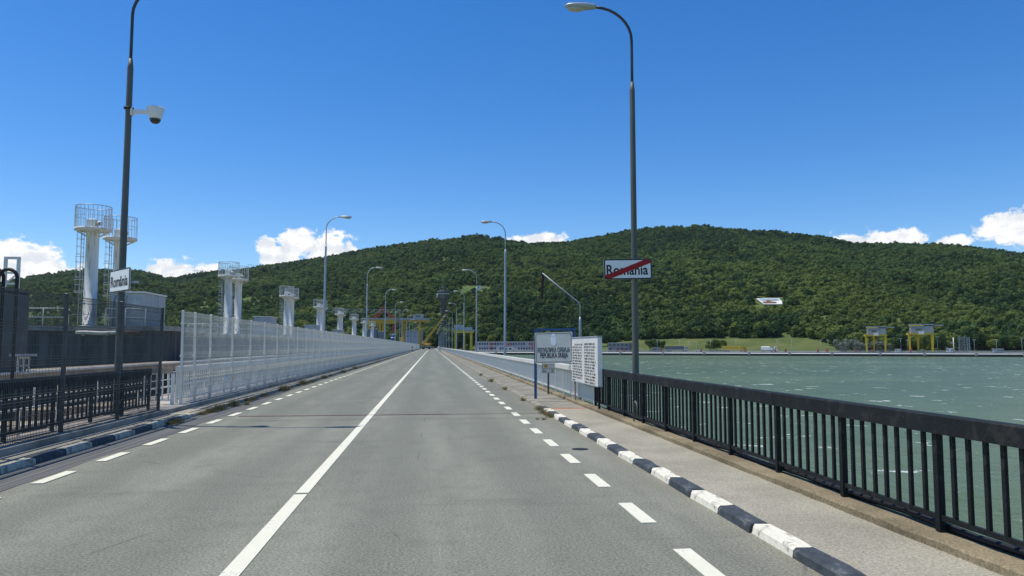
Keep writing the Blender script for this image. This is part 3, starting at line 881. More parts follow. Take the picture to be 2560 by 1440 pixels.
# short return at the start of the white fence
t = thing('railing_return', 'short white railing return with rusty top between the two fences', 'railing', (-7.3, 21.6, .21))
MB().box(-.52, .24, -.05, .05, .84, .99).build('top_rail', 'tan', t)
MB().box(-.52, .24, -.015, .015, .10, .14).build('bottom_rail', 'white_metal', t)
for i in range(5): MB().box(-.50 + .16 * i, -.465 + .16 * i, -.015, .015, .14, .84).build('baluster', 'white_metal', t)
MB().box(.22, .30, -.04, .04, 0, .84).build('post', 'white_metal', t)

# cable lying along the outer edge of the ledge
pts = []
y = 2.0
while y < 20: pts.append((4.585 + .012 * math.sin(y * 1.7), y, .20 + .012 * math.sin(y * 2.9))); y += .5
tag(MB().tube(pts, .035, 8).build('cable', 'cable'), 'black cable lying on the ledge outside the black railing', 'cable')

# ================================================================== MESH FENCES
def mesh_panel(L, mat, z0=.0, z1=2.55, wire=.0055):
    mb = MB(); h = wire / 2
    n = int(L / .05)
    folds = [.10, .72, 1.32, 1.92, 2.48]
    for i in range(n + 1):
        y = L * i / n; prev = z0
        mb.box(-h, h, y - h, y + h, z0, z1)
    z = .02
    for f in folds:
        for dz in (-.05, .05): mb.box(-.03 - h, -.03 + h if False else h, 0, L, f + dz - .004, f + dz + .004)
        mb.box(.018, .026, 0, L, f - .004, f + .004)
    for i in range(13):
        z = .2 * i + .02
        if min(abs(z - f) for f in folds) > .09: mb.box(-.004, .004, 0, L, z - .004, z + .004)
    return mb.mesh('mesh_panel', mat)
def mesh_fence(label, X, ys, zb, mat, wire=.0055):
    t = thing('mesh_fence', label, 'fence', (X, ys[0], zb))
    post = MB().bbox(-.03, .03, -.03, .03, -.03, 2.58, .006).mesh('post', mat)
    cap = MB().box(-.05, .05, -.05, .05, 0, .02)
    cl_ = MB().box(-.045, .045, -.05, .05, 0, .05).mesh('clamp', mat)
    panels = {}
    for a, b in zip(ys, ys[1:]):
        L = round(b - a, 2)
        if L not in panels: panels[L] = mesh_panel(L - .05, mat, wire=wire)
        place('mesh_panel', panels[L], t, (.035, a - ys[0] + .025, 0))
    for i, y in enumerate(ys):
        p = place('post', post, t, (0, y - ys[0], 0))
        p.rotation_euler = (R(rnd.uniform(-.5, .5)), R(rnd.uniform(-.7, .7)), 0)
        if i < 14:
            for z in (.35, 1.3, 2.2): place('clamp', cl_, p, (0, 0, z))
    return t
mesh_fence('dark welded mesh fence standing on the concrete ledge by the near lane', -6.8, [19.85 - 2.5 * k for k in range(9, -1, -1)], .2, 'dark_fence', .0062)
mesh_fence('long white welded mesh fence lining the road on the dam', -6.8, [21.55, 22.7] + [24.2 + 2.55 * k for k in range(160)], .2, 'fence_white', .0056)

# ================================================================== STREET LAMPS
ORD = 'first second third fourth fifth sixth seventh eighth ninth tenth eleventh twelfth thirteenth fourteenth fifteenth sixteenth seventeenth eighteenth nineteenth twentieth'.split()
def lamp_meshes(polemat, armmat):
    pole = MB().tube([(0, 0, -.1), (0, 0, .3), (0, 0, 8.2), (0, 0, 8.42)], [.088, .086, .067, .042], 12).mesh('pole', polemat)
    collar = MB().lathe([(.10, 0), (.13, .0), (.13, .02), (.105, .05)], 12).mesh('base_plate', polemat)
    pts = [(0, 0, 8.35), (0, 0, 8.9), (0, 0, 9.5)]
    for i in range(1, 9):
        a = math.pi / 2 * i / 8; pts.append((.92 - .92 * math.cos(a), 0, 9.5 + .82 * math.sin(a)))
    arm = MB().tube(pts, .036, 10).mesh('arm', armmat)
    prof = []
    mb = MB(); vs = []; fs = []; n = 12
    sect = [(0, .05, .05, 0), (.06, .085, .075, .0), (.30, .15, .095, -.005), (.55, .155, .085, -.008), (.72, .12, .06, -.006), (.80, .04, .02, 0)]
    for (x, w, h, dz) in sect:
        for k in range(n):
            a = 2 * math.pi * k / n
            vs.append((.90 + x, w * math.cos(a), 10.32 + dz + h * math.sin(a) * (1 if math.sin(a) > 0 else .7)))
    for i in range(len(sect) - 1):
        for k in range(n): j = (k + 1) % n; fs.append((i * n + k, i * n + j, (i + 1) * n + j, (i + 1) * n + k))
    fs += [tuple(reversed(range(n))), tuple(range((len(sect) - 1) * n, len(sect) * n))]
    head = mb.add(vs, fs, True).mesh('lamp_head', 'galv')
    lens = ell(MB(), (1.42, 0, 10.25), .22, .115, .06).mesh('lens', 'lens')
    return dict(pole=pole, base_plate=collar, arm=arm, lamp_head=head, lens=lens)
LA = lamp_meshes('lamp_pole', 'lamp_dark'); LB = lamp_meshes('lamp_far', 'lamp_far')
def street_lamp(x, y, z, flip, L, label, group=None):
    t = thing('street_lamp', label, 'street lamp', (x, y, z), (math.pi if flip else 0) + (0 if L is LA else R(rnd.uniform(-5, 5))), group)
    if L is not LA: t.rotation_euler[1] = R(rnd.uniform(-.35, .35))
    for n_ in ('pole', 'base_plate', 'arm'): place(n_, L[n_], t)
    h = place('lamp_head', L['lamp_head'], t)
    place('lens', L['lens'], h)
    return t
corbel = MB().prism([(0, -.02), (.42, -.02), (.42, -.35), (0, -.9)], -.28, .28, 'y').mesh('lamp_corbel', 'concrete')
for k in range(17):
    yy = 18.0 + 33.0 * k
    g = None if k < 2 else 'grey lamps along the white water-side railing'
    lab = 'weathered grey street lamp carrying the crossed-out sign' if k == 0 else ('grey street lamp by the white railing, next one after the sign-carrying lamp' if k == 1 else '%s grey street lamp along the white water-side railing, counted from the sign-carrying lamp' % ORD[k])
    street_lamp(4.95, yy, -.02, True, LA if k == 0 else LB, lab, g)
    cb = place('lamp_corbel', corbel, bpy.data.objects['dam_body'], (XR - .002, yy, 0))
for k in range(13):
    yy = 18.3 + 33.1 * k
    g = None if k < 2 else 'grey lamps behind the white mesh fence'
    lab = 'weathered grey street lamp with a security camera on it' if k == 0 else ('grey street lamp behind the white mesh fence, next after the camera lamp' if k == 1 else '%s grey street lamp behind the white mesh fence, counted from the camera lamp' % ORD[k])
    street_lamp(-7.18, yy, .2, False, LA if k == 0 else LB, lab, g)

# ---- security camera on the left lamp
p = at_y(383, 285, 18.3)
t = thing('security_camera', 'white dome security camera on an arm from the lamp pole', 'camera', (-7.18, 18.3, p.z))
cx_ = p.x + 7.18 + .05
MB().bar((.085, 0, .04), (cx_ - .12, 0, .05), .06, .09).build('bracket', 'white', t)
MB().box(.06, .10, -.07, .07, -.05, .14).build('mount_plate', 'white', t)
hs = MB().lathe([(.0, .16), (.19, .155), (.20, .13), (.135, -.10), (.13, -.12)], 18, (cx_, 0, 0)).build('housing', 'white', t)
ell(MB(), (cx_, 0, -.13), .125, .125, .11).build('dome', 'glass', t)
MB().lathe([(.094, 0), (.11, 0), (.11, .04), (.094, .04)], 12, (0, 0, .1)).build('strap', 'cable', t)

# ================================================================== ROAD SIGNS
M['red_film'] = pm('red_film', (.45, .008, .010), .45, var=.1)
M['red_film'].node_tree.nodes['Principled BSDF'].inputs['Alpha'].default_value = .78     # the lettering shows faintly through the film

# crossed-out country sign on the right lamp
p = at_y(1572, 698, 17.78)
t = thing('country_sign', 'white sign reading România struck out by a red diagonal bar', 'sign', (p.x, 17.82, p.z), 0)
t.rotation_euler = (0, R(-1.4), 0)
w, h = 1.19, .50
MB().prism(rrect(w, h, .05, cz=h / 2), 0, .025).build('panel', 'galv', t)
MB().prism(rrect(w - .006, h - .006, .05, cz=h / 2), -.004, 0).build('border', 'sign_black', t)
MB().prism(rrect(w - .066, h - .066, .03, cz=h / 2), -.008, -.0045).build('field', 'sign_white', t)
me = fit_text('România', 'ink', 1.03, .25, .016)
place('lettering', me, t, (-.02, -.011, .105))
MB().prism([(-.565, .03), (-.42, .03), (.565, .395), (.565, .47), (.40, .47), (-.565, .105)], -.019, -.0145).build('red_bar', 'red_film', t)
for z in (.14, .36): MB().lathe([(.085, 0), (.10, 0), (.10, .04), (.085, .04)], 12, (4.95 - p.x, .18, z)).build('clamp', 'galv', t)

# plain country sign on the left lamp, turned away from the road
pr_ = at_y(323, 725, 17.55); pl_ = at_y(274, 735, 18.6)
ang = math.atan2(pl_.y - pr_.y, pl_.x - pr_.x) + math.pi
t = thing('country_sign', 'plain white sign reading România, turned edge-on towards the fence', 'sign', ((pr_.x + pl_.x) / 2, (pr_.y + pl_.y) / 2, (pr_.z + pl_.z) / 2), ang)
w = (pr_ - pl_).length; h = .53
MB().prism(rrect(w, h, .05, cz=h / 2), 0, .025).build('panel', 'galv', t)
MB().prism(rrect(w - .006, h - .006, .05, cz=h / 2), -.004, 0).build('border', 'sign_black', t)
MB().prism(rrect(w - .066, h - .066, .03, cz=h / 2), -.008, -.0045).build('field', 'sign_white', t)
place('lettering', fit_text('România', 'ink', w * .86, .25, .016), t, (0, -.011, .125))
MB().bar((w / 2 - .12, .03, .2), (w / 2 - .02, .2, .2), .05, .05).build('bracket', 'galv', t)

# border sign in a navy frame
fa = Vector((3.40, 24.6, .083)); fb = Vector((4.58, 23.93, .16))
d = fb - fa; ang = math.atan2(d.y, d.x); wd = d.xy.length
t = thing('border_sign', 'grey border sign with Cyrillic lettering hung in a navy blue frame', 'sign', fa, ang)
for x in (0, wd): MB().box(x - .035, x + .035, -.035, .035, 0 if x == 0 else .0777, 2.22).build('post', 'navy', t)
MB().box(-.036, wd + .036, -.036, .036, 2.222, 2.29).build('top_bar', 'navy', t)
pw, ph = 1.30, 1.0
pn = MB().prism(rrect(pw, ph, .03), -.012, .012).build('sign_panel', 'sign_grey', t, (wd / 2 - .02, -.055, 1.66))
pn.rotation_euler = (0, R(-1.2), 0)
mb = MB(); o_ = rrect(pw - .06, ph - .06, .06); i_ = rrect(pw - .095, ph - .095, .045); n = len(o_)
mb.add([(u, -.0155, v) for u, v in o_] + [(u, -.0155, v) for u, v in i_], [(k, (k + 1) % n, n + (k + 1) % n, n + k) for k in range(n)])
mb.build('border', 'sign_black', pn)
place('lettering', fit_text('РЕПУБЛИКА СРБИЈА', 'ink', 1.12, .15, .020), pn, (0, -.0145, -.155))
place('lettering', fit_text('PEPUBLIKA SRBIJA', 'ink', .96, .15, .020), pn, (.01, -.0145, -.37))
sh = [(-.088, .16), (.088, .16), (.088, -.02)] + [(.088 * math.cos(a), -.02 - .11 * math.sin(a)) for a in [math.pi * i / 10 for i in range(1, 10)]] + [(-.088, -.02)]
MB().prism([(u, v + .2) for u, v in sh], -.0165, -.013).build('emblem', 'emblem', pn)
cr = [(-.055, 0), (.055, 0), (.075, .05), (.045, .085), (.02, .075), (0, .115), (-.02, .075), (-.045, .085), (-.075, .05)]
MB().prism([(u, v + .37) for u, v in cr], -.0165, -.013).build('emblem_crown', 'emblem', pn)
for x in (.12, wd - .14): MB().box(x - .02, x + .02, -.05, -.03, 2.08, 2.23).build('hanger', 'navy', t)
for z in (1.3, 1.95): MB().bar((wd / 2 + pw / 2 - .06, -.03, z), (wd - .03, 0, z), .02, .02).build('tie_wire', 'cable', t)

# kilometre plate
p = at_z(1371, 985, .083)
t = thing('kilometre_sign', 'small kilometre plate with a yellow tag on a short brown post', 'sign', (p.x, p.y, .083), R(-8))
MB().box(-.035, .035, -.02, .02, 0, .80).build('post', 'lamp_pole', t)
MB().box(-.23, .23, -.045, -.02, .74, 1.09).build('plate', 'sign_grey', t)
MB().box(-.21, .21, -.047, -.0455, .915, .923).build('divider', 'ink', t)
for (a, b, c, e) in ((-.215, .215, .755, .763), (-.215, .215, 1.067, 1.075), (-.215, -.208, .755, 1.075), (.208, .215, .755, 1.075)): MB().box(a, b, -.0475, -.0455, c, e).build('border', 'ink', t)
MB().box(-.16, -.03, -.048, -.0455, .95, 1.05).build('route_tag', 'yellow_tag', t)
place('lettering', fit_text('35', 'ink', .085, .06), t, (-.095, -.051, .97))
place('lettering', fit_text('km', 'ink', .10, .075), t, (-.135, -.050, .79))
place('lettering', fit_text('0', 'ink', .065, .10), t, (.14, -.050, .785))

# white notice board along the railing
t = thing('notice_board', 'thick white notice board with two columns of worn lettering on the railing', 'board', (4.31, 19.35, .165))
BL = 3.65
MB().bbox(0, .12, 0, BL, .59, 1.87, .01).build('panel', 'white', t)
MB().box(-.012, .13, -.012, BL + .012, 1.872, 1.90).build('top_trim', 'roofgrey', t)
MB().box(-.008, .128, -.008, BL + .008, .565, .588).build('bottom_trim', 'roofgrey', t)
for y in (.12, BL - .22): MB().box(.03, .08, y - .03, y + .03, 0, .566).build('leg', 'tan' if y > 1 else 'black_metal', t)
lt = MB(); rl = random.Random(31)
def glyph(y, z, wv, hv):
    """one weathered letter: a few short strokes"""
    for s_ in range(rl.choice((2, 2, 3))):
        k = rl.random()
        if k < .6:
            yy = y + rl.uniform(0, wv * .75); lt.box(-.004, -.0005, yy, yy + wv * .26, z, z + hv)
        else:
            zz = z + rl.choice((0, .4, .78)) * hv; lt.box(-.0045, -.0005, y, y + wv * .85, zz, zz + hv * .22)
for (ya, yb, zt, nl) in ((BL - .12, 2.02, 1.70, 14), (1.72, .28, 1.71, 15)):
    for i in range(nl):
        z = zt - .081 * i; y = ya - (.35 if i == 0 and ya > 2 else 0); end = yb + rl.uniform(-.02, .12)
        if i == nl - 1: end = ya - .42 if ya > 2 else yb + .3
        while y > end:
            wl = rl.randint(3, 9)
            for _ in range(wl):
                if y < end: break
                glyph(y - .045, z - .05, .042, .052); y -= .05
            y -= .06
lt.build('lettering', 'brown_text', t)

# bent mast behind the border sign with a rusty strip hanging from its tip
pb = at_y(1450, 757, 24.4); tip = at_y(1356, 683, 24.4)
t = thing('bent_mast', 'thin galvanised mast with a sloping arm and a rusty strip hanging from it', 'mast', (pb.x, 24.4, .165 if pb.x < XR else 0))
bz = t.location.z
dx = tip.x - pb.x
MB().tube([(0, 0, -.6 if pb.x > XR else 0), (0, 0, 2.72 - .1), (0, 0, 2.75)], [.042, .042, .026], 10).build('pole', 'galv', t)
MB().tube([(0, 0, 2.74), (0, 0, pb.z - bz - .1), (-.03, 0, pb.z - bz + .0), (dx, 0, tip.z - bz)], .02, 10).build('arm', 'galv', t)
MB().bar((dx + .02, 0, tip.z - bz - .03), (dx - .02, 0, tip.z - bz - .86), .085, .02).build('hanging_strip', 'dark_rust', t)
MB().box(-.5, .06, -.06, .06, -.05, .0).build('bracket', 'galv', t)
# bent pipe hoop by the railing
pz = at_z(1552, 1020, .165)
t = thing('pipe_hoop', 'small bent pipe hoop standing by the black railing', 'pipe', (4.40, 16.2, .165))
pts = [(0, 0, 0), (0, 0, .30)] + [(0, -.14 + .14 * math.cos(a), .30 + .14 * math.sin(a)) for a in [math.pi * i / 8 for i in range(1, 9)]] + [(0, -.28, .12)]
MB().tube(pts, .018, 8).build('tube', 'lamp_pole', t)

# ---- weeds in the gutters
def weed_mesh(seed, n, h):
    r = random.Random(seed); mb = MB()
    for i in range(n):
        a = r.uniform(0, 6.28); x0 = r.gauss(0, .09); y0 = r.gauss(0, .16); l = h * r.uniform(.4, 1.2); b = r.uniform(.1, .8); w = r.uniform(.003, .008)
        d = Vector((math.cos(a), math.sin(a), 0)); s = Vector((-d.y, d.x, 0)) * w
        p0 = Vector((x0, y0, 0)); p1 = p0 + d * l * b * .35 + Vector((0, 0, l * .65)); p2 = p0 + d * l * b + Vector((0, 0, l * (1 - b * .45)))
        mb.add([p0 - s, p0 + s, p1 + s * .8, p1 - s * .8, p2], [(0, 1, 2, 3), (3, 2, 4)])
    return mb.mesh('weed_tuft', 'weed')
WM = [weed_mesh(i, 90, .17 + .03 * i) for i in range(5)]
def weeds(spots, label, k):
    mb = MB()
    for (x, y, s_) in spots:
        me = WM[rnd.randrange(5)]; q = rnd.uniform(0, .4)
        for dup_ in range(2):
            q += 1.3
            mb.add([(x + (v.co.x * math.cos(q) - v.co.y * math.sin(q)) * s_ * k * .7, y + (v.co.x * math.sin(q) + v.co.y * math.cos(q)) * s_ * k * 1.3, .003 + v.co.z * s_ * k) for v in me.vertices], [tuple(p.vertices) for p in me.polygons])
    tag(mb.build('weeds', 'weed'), label, 'weeds', kind='stuff')
lw = [(-5.93, 18.2, 1.2), (-5.9, 18.6, .9), (-5.95, 21.4, 1.3), (-5.92, 22.1, 1.5), (-5.85, 23.4, 1.4), (-5.6, 23.9, .8), (-5.95, 25.6, 1.4), (-5.92, 26.2, 1.0), (-5.95, 28.0, 1.3), (-5.93, 31.2, 1.6), (-5.9, 31.8, 1.2), (-5.95, 36, 1.7), (-5.92, 37, 1.2), (-5.95, 43, 1.9), (-5.94, 52, 2.0), (-5.94, 60, 2.0)]
rw_ = random.Random(8)
for k_ in range(60): lw.append((-5.97 + rw_.uniform(-.03, .06), rw_.uniform(20, 110), rw_.uniform(.4, 1.1)))
weeds(lw, 'dry weeds growing in the left gutter beside the fence kerb', .6)
weeds([(3.02, 19.0, 1.0), (2.98, 19.5, .9), (3.0, 20.1, 1.2), (2.75, 18.4, .6), (2.6, 18.5, .5), (3.03, 21.2, 1.1), (3.04, 24.8, 1.3), (3.03, 31.0, 1.5), (3.03, 38, 1.6), (3.04, 46, 1.6)], 'dry weeds growing at the foot of the right kerb', .6)

# scrap of white plastic caught in the white fence
p = at_x(562, 950, -6.74)
bg = ell(MB(), (0, 0, 0), .05, .07, .16, 12, 10)
bg.v = [(x + .03 * noise.noise(Vector((x * 9, y * 9, z * 9))), y + .05 * noise.noise(Vector((x * 9 + 5, y * 9, z * 9))), z + .05 * noise.noise(Vector((x * 9, y * 9 + 7, z * 9)))) for x, y, z in bg.v]
tag(bg.build('plastic_bag', 'white', None, p), 'scrap of white plastic caught low in the white mesh fence', 'plastic bag')

# ================================================================== SPILLWAY PIERS ON THE LEFT
struct('service_deck', MB().box(-16.45, -14.0, 2, 330, .5, .85), 'tan')
MB().box(-14.05, -13.9, 2, 330, .852, .93).build('edge_strip', 'white_metal', bpy.data.objects['service_deck'])
struct('lower_deck', MB().box(-13.0, XL - .002, 2, 330, -1.4, -.55), 'deck')
for k in range(9):
    MB().box(-12.6 + (k % 2) * .4, -11.4 + (k % 2) * .4, 9 + 2.6 * k, 10.2 + 2.6 * k, -.55, -.15 - .1 * (k % 3)).build('concrete_block', 'tan', bpy.data.objects['lower_deck'])
def tube_rail(label, x, y0, y1, z, group, mids=(0.5,), sp=2.0, axis='y'):
    t = thing('tube_railing', label, 'railing', (x, y0, z) , 0 if axis == 'y' else -math.pi / 2, group)
    L = y1 - y0; n = max(1, round(L / sp))
    MB().tube([(0, 0, 1.05), (0, L, 1.05)], .028, 6).build('top_rail', 'white_metal', t)
    for m_ in mids: MB().tube([(0, 0, m_), (0, L, m_)], .024, 6).build('mid_rail', 'white_metal', t)
    for i in range(n + 1): MB().tube([(0, L * i / n, 0), (0, L * i / n, 1.05)], .026, 6).build('post', 'white_metal', t)
    return t
tube_rail('white tubular railing on the lower deck, close behind the black railing', -8.4, 7, 42, -.55, None, (.35, .7), 1.6)
tube_rail('white tubular railing on the outer edge of the lower deck', -12.9, 9, 42, -.55, None, (.35, .7), 1.6)
# white ladder hatch frame at the edge of the service deck
p = at_x(57, 935, -13.8)
t = thing('hatch_frame', 'small white hatch frame on the edge of the service deck', 'frame', (p.x, p.y, p.z))
for y in (-.35, 0, .35): MB().bar((0, y, 0), (0, y, .55), .05, .05).build('upright', 'white_metal', t)
for z in (.02, .28, .55): MB().bar((0, -.37, z), (0, .37, z), .05, .05).build('crossbar', 'white_metal', t)
MB().box(-.2, .2, -.5, .5, .6, .68).build('lid', 'galv', t)

def pier(k):
    y = 49.5 + 33 * k
    lab = ['dark streaked concrete pier under the two tallest towers', 'second spillway pier, behind the white mesh fence'][k] if k < 2 else '%s concrete spillway pier carrying white towers, counted from the large cabinet' % ORD[k]
    t = thing('spillway_pier', lab, 'pier', (-16.5, y, 0), 0, None if k < 2 else 'far spillway piers')
    MB().box(-15, 0, 0, 7.4, -30, 2.75).build('body', 'pier', t)
    MB().box(-15.2, .15, -.15, 7.55, 2.75, 3.05).build('deck_slab', 'concrete', t)
    return t
class TowerParts: pass
def tower_parts():
    P_ = {}
    P_['column'] = (MB().lathe([(.52, 0), (.52, .06), (.40, .07), (.385, 5.95), (.42, 6.0), (.42, 6.2)], 20).mesh('column', 'tower_white'), )
    P_['platform'] = (MB().lathe([(.42, 6.13), (1.04, 6.21), (1.09, 6.22), (1.09, 6.38), (.0, 6.38)], 28).mesh('platform', 'tower_white'), )
    rb = MB()
    for i in range(8):
        a = 2 * math.pi * i / 8; rb.bar((.38 * math.cos(a), .38 * math.sin(a), 5.85), (1.0 * math.cos(a), 1.0 * math.sin(a), 6.19), .05, .05)
    P_['bracket'] = (rb.mesh('bracket', 'tower_white'), )
    ring = []
    for z in (7.80, 7.15):
        pts = [(1.06 * math.cos(a), 1.06 * math.sin(a), z) for a in [2 * math.pi * i / 28 for i in range(29)]]
        ring.append(MB().tube(pts, .026 if z > 7.5 else .014, 6, False).mesh('cage_ring', 'galv'))
    P_['rings'] = ring
    P_['bar'] = MB().box(-.014, .014, -.014, .014, 6.38, 7.8).mesh('cage_bar', 'tower_white')
    mo = MB().bbox(-.32, .22, -.28, .28, 6.38, 6.98, .03)
    P_['motor'] = (mo.mesh('motor_box', 'tower_white'), MB().tube([(.22, 0, 6.72), (.52, 0, 6.72)], [.16, .14], 12).mesh('motor', 'tower_white'), MB().tube([(.40, -.1, 6.70), (.45, -.1, 6.70)], .1, 8).mesh('rust_cover', 'rust'))
    ld = MB()
    for s in (-.2, .2): ld.tube([(-.62, s, 0.0), (-.62, s, 6.3)], .022, 6)
    for i in range(21): ld.tube([(-.62, -.2, .3 + .3 * i), (-.62, .2, .3 + .3 * i)], .012, 5)
    P_['ladder'] = ld.mesh('ladder', 'galv')
    hp = MB().tube([(-.62 - .36 * math.sin(a), .34 * -math.cos(a), 0) for a in [math.pi * i / 8 for i in range(9)]], .012, 5).mesh('hoop', 'galv')
    P_['hoop'] = hp
    hv_ = MB()
    for a in (.5, math.pi / 2, math.pi - .5): hv_.tube([(-.62 - .36 * math.sin(a), -.34 * math.cos(a), 2.2), (-.62 - .36 * math.sin(a), -.34 * math.cos(a), 6.2)], .01, 5)
    P_['cage_strip'] = hv_.mesh('cage_strip', 'galv')
    st = MB()
    for i in range(6): st.bar((-1.05, .0, .8 + .75 * i), (-.36, 0, .8 + .75 * i), .03, .03)
    P_['stub'] = st.mesh('step_irons', 'tower_white')
    return P_
TP = tower_parts()
def tower(x, y, z, label, group, detail=True):
    t = thing('winch_tower', label, 'tower', (x, y, z), 0, group)
    place('column', TP['column'][0], t); pl = place('platform', TP['platform'][0], t); place('bracket', TP['bracket'][0], t)
    for r_ in TP['rings']: place('cage_ring', r_, pl)
    nb = 26 if detail else 14
    for i in range(nb):
        a = 2 * math.pi * i / nb
        place('cage_bar', TP['bar'], pl, (1.06 * math.cos(a), 1.06 * math.sin(a), 0))
    mo = place('motor_box', TP['motor'][0], t); place('motor', TP['motor'][1], mo); place('rust_cover', TP['motor'][2], mo)
    if detail:
        ld = place('ladder', TP['ladder'], t)
        for i in range(9): place('hoop', TP['hoop'], ld, (0, 0, 2.2 + .5 * i))
        place('cage_strip', TP['cage_strip'], ld)
    place('step_irons', TP['stub'], t)
    return t
def hose_loops(x, y, z, r_, h, n, label, group):
    t = thing('hydraulic_hose', label, 'hose', (x, y, z), 0, group)
    for i in range(n):
        x0 = i * r_ * .55
        pts = [(x0, 0, -.4)] + [(x0 + r_ - r_ * math.cos(a), .05 * i, h + r_ * math.sin(a)) for a in [math.pi * j / 12 for j in range(13)]] + [(x0 + 2 * r_, .05 * i, -.4)]
        MB().tube(pts, .075, 8).build('hose', 'cable', t)
    return t
for k in range(8):
    pier(k); y = 49.5 + 33 * k
    if k == 0: la, lb, g = 'tallest white winch tower with caged platform, clear of the lamp pole', 'white winch tower with caged platform partly hidden by the lamp pole', None
    elif k == 1: la, lb, g = 'nearer white caged winch tower on the second pier', 'farther white caged winch tower on the second pier', None
    else: la, lb, g = 'nearer small white winch tower on the %s spillway pier' % ORD[k], 'farther small white winch tower on the %s spillway pier' % ORD[k], 'far winch towers'
    tower(-22.0, y + 1.7, 3.05, la, g, k < 3); tower(-22.0, y + 6.0, 3.05, lb, g, k < 3)
    if k < 5:
        gg = 'handrails on the pier tops'
        for (x, l) in ((-25.6, 3.0), (-20.4, 2.4)):
            t = thing('pier_handrail', 'white tubular handrail on top of a spillway pier', 'railing', (x, y + .2, 3.05), -math.pi / 2, gg)
            for z in (1.1, .55): MB().tube([(0, 0, z), (0, l, z)], .035, 6).build('rail', 'white_metal', t)
            for i in range(3): MB().tube([(0, l * i / 2, 0), (0, l * i / 2, 1.1)], .035, 6).build('post', 'white_metal', t)
    if k > 0:
        hose_loops(-20.9, y + 3, 3.05, .55, 1.0, 3, 'black hydraulic hose loops on the %s spillway pier' % ORD[k], 'hose loops on the piers')
        if k < 4:
            c = thing('equipment_cabinet', 'grey equipment cabinet at the end of the second pier' if k == 1 else 'grey equipment cabinet on the %s spillway pier' % ORD[k], 'cabinet', (-18.4, y + 3.5, 3.05), 0, None if k == 1 else 'cabinets on the far piers')
            MB().bbox(-.9, .9, -1.6, 1.6, 0, 1.9, .05).build('housing', 'cabinet', c); MB().box(-1.0, 1.0, -1.7, 1.7, 1.9, 1.98).build('lid', 'white', c)
# large cabinet on the first pier with conduits up its front
c = thing('equipment_cabinet', 'large pale grey cabinet with conduits on the first pier', 'cabinet', (-19.4, 50.4, 3.05))
pa = at_y(335, 733, 50); pb2 = at_y(441, 742, 51)
MB().bbox(-1.0, 1.0, 0, 4.0, 0, 2.15, .05).build('housing', 'cabinet', c)
MB().box(-1.08, 1.08, -.08, 4.08, 2.15, 2.24).build('lid', 'white', c)
for i in range(4): MB().tube([(-.85 + .24 * i, -.08, -.3), (-.85 + .24 * i, -.08, 1.6), (-.81 + .24 * i, -.07, 1.85), (-.72 + .24 * i, -.02, 1.95)], .06, 8).build('conduit', 'galv', c)
MB().box(.25, .85, -.03, .0, .3, 1.8).build('door', 'galv', c)
# corrugated pipe on the pier face
p = at_y(240, 832, 49.2)
t = thing('wall_pipe', 'white corrugated pipe fixed across the pier face', 'pipe', (p.x, 49.25, p.z))
pp = []; rr = []
for i in range(40): pp.append((-1.2 + 2.4 * i / 39, 0, .02 * math.sin(i * .2))); rr.append(.13 if i % 2 else .10)
MB().tube(pp, rr, 10).build('pipe', 'white_metal', t)
MB().tube([(1.2, 0, 0), (1.5, 0, .05), (2.6, .02, .02)], .08, 8).build('rusty_pipe', 'rust', t)
for x in (-.8, .6): MB().box(x - .04, x + .04, -.02, .25, -.2, .05).build('bracket', 'galv', t)
# tall white frame and dark housing at the left end of the first pier
p = at_y(57, 735, 55)
h_ = thing('gate_housing', 'dark grey gate housing at the outer end of the first pier', 'housing', (-31.6, 55, 3.05))
MB().box(-3.4, 1.8, -3.5, 3.5, -34, 2.5).build('wall', 'pier', h_); MB().box(-3.5, 1.9, -3.6, 3.6, 2.5, 2.6).build('roof', 'concrete', h_)
f_ = thing('steel_frame', 'tall white rectangular steel frame on the gate housing', 'frame', (p.x, 53.5, 5.65))
a = at_y(40, 648, 53.5); b = at_y(72, 655, 53.5); hw = (b.x - a.x) / 2; top = a.z - 5.65
for s in (-1, 1): MB().box(s * hw - .08, s * hw + .08, -.1, .1, 0, top).build('upright', 'white_metal', f_)
MB().box(-hw - .08, hw + .08, -.101, .101, top, top + .16).build('top_beam', 'white_metal', f_)
MB().box(-hw + .08, hw - .08, -.07, .07, top * .50, top * .50 + .12).build('cross_beam', 'white_metal', f_)
MB().box(-hw + .08, hw - .08, -.07, .07, top * .13, top * .13 + .12).build('cross_beam', 'white_metal', f_)
MB().bar((-hw + .08, 0, top * .18), (hw - .08, 0, top * .48), .08, .08).build('brace', 'white_metal', f_)
# hoses and dark cabinet beside the near fence
t = thing('hydraulic_hose', 'two tall black hose loops rising beside the near mesh fence', 'hose', (-14.2, 24.5, .85))
def loop(px0, px1, py, Y):
    a = at_y(px0, py, Y); b = at_y(px1, py, Y); r_ = (b.x - a.x) / 2; cx2 = (a.x + b.x) / 2
    zc = a.z - r_
    pts = [(cx2 - r_, Y, .6)] + [(cx2 - r_ * math.cos(q), Y, zc + r_ * math.sin(q)) for q in [math.pi * j / 14 for j in range(15)]] + [(cx2 + r_, Y, .6)]
    MB().tube([(x + 14.2, y - 24.5, z - .85) for x, y, z in pts], .055, 8).build('hose', 'cable', t)
loop(-2, 44, 673, 24.5); loop(-40, 10, 671, 24.7)
c = thing('equipment_cabinet', 'dark grey cabinet on the service deck behind the hose loops', 'cabinet', (-15.2, 27.6, .85))
b = at_y(75, 735, 28.7)
MB().bbox(-2.6, b.x + 15.2, -1.1, 1.1, 0, b.z - .85, .05).build('housing', 'dark_cabinet', c); MB().box(-2.65, b.x + 15.25, -1.15, 1.15, b.z - .85, b.z - .78).build('lid', 'dark_cabinet', c)

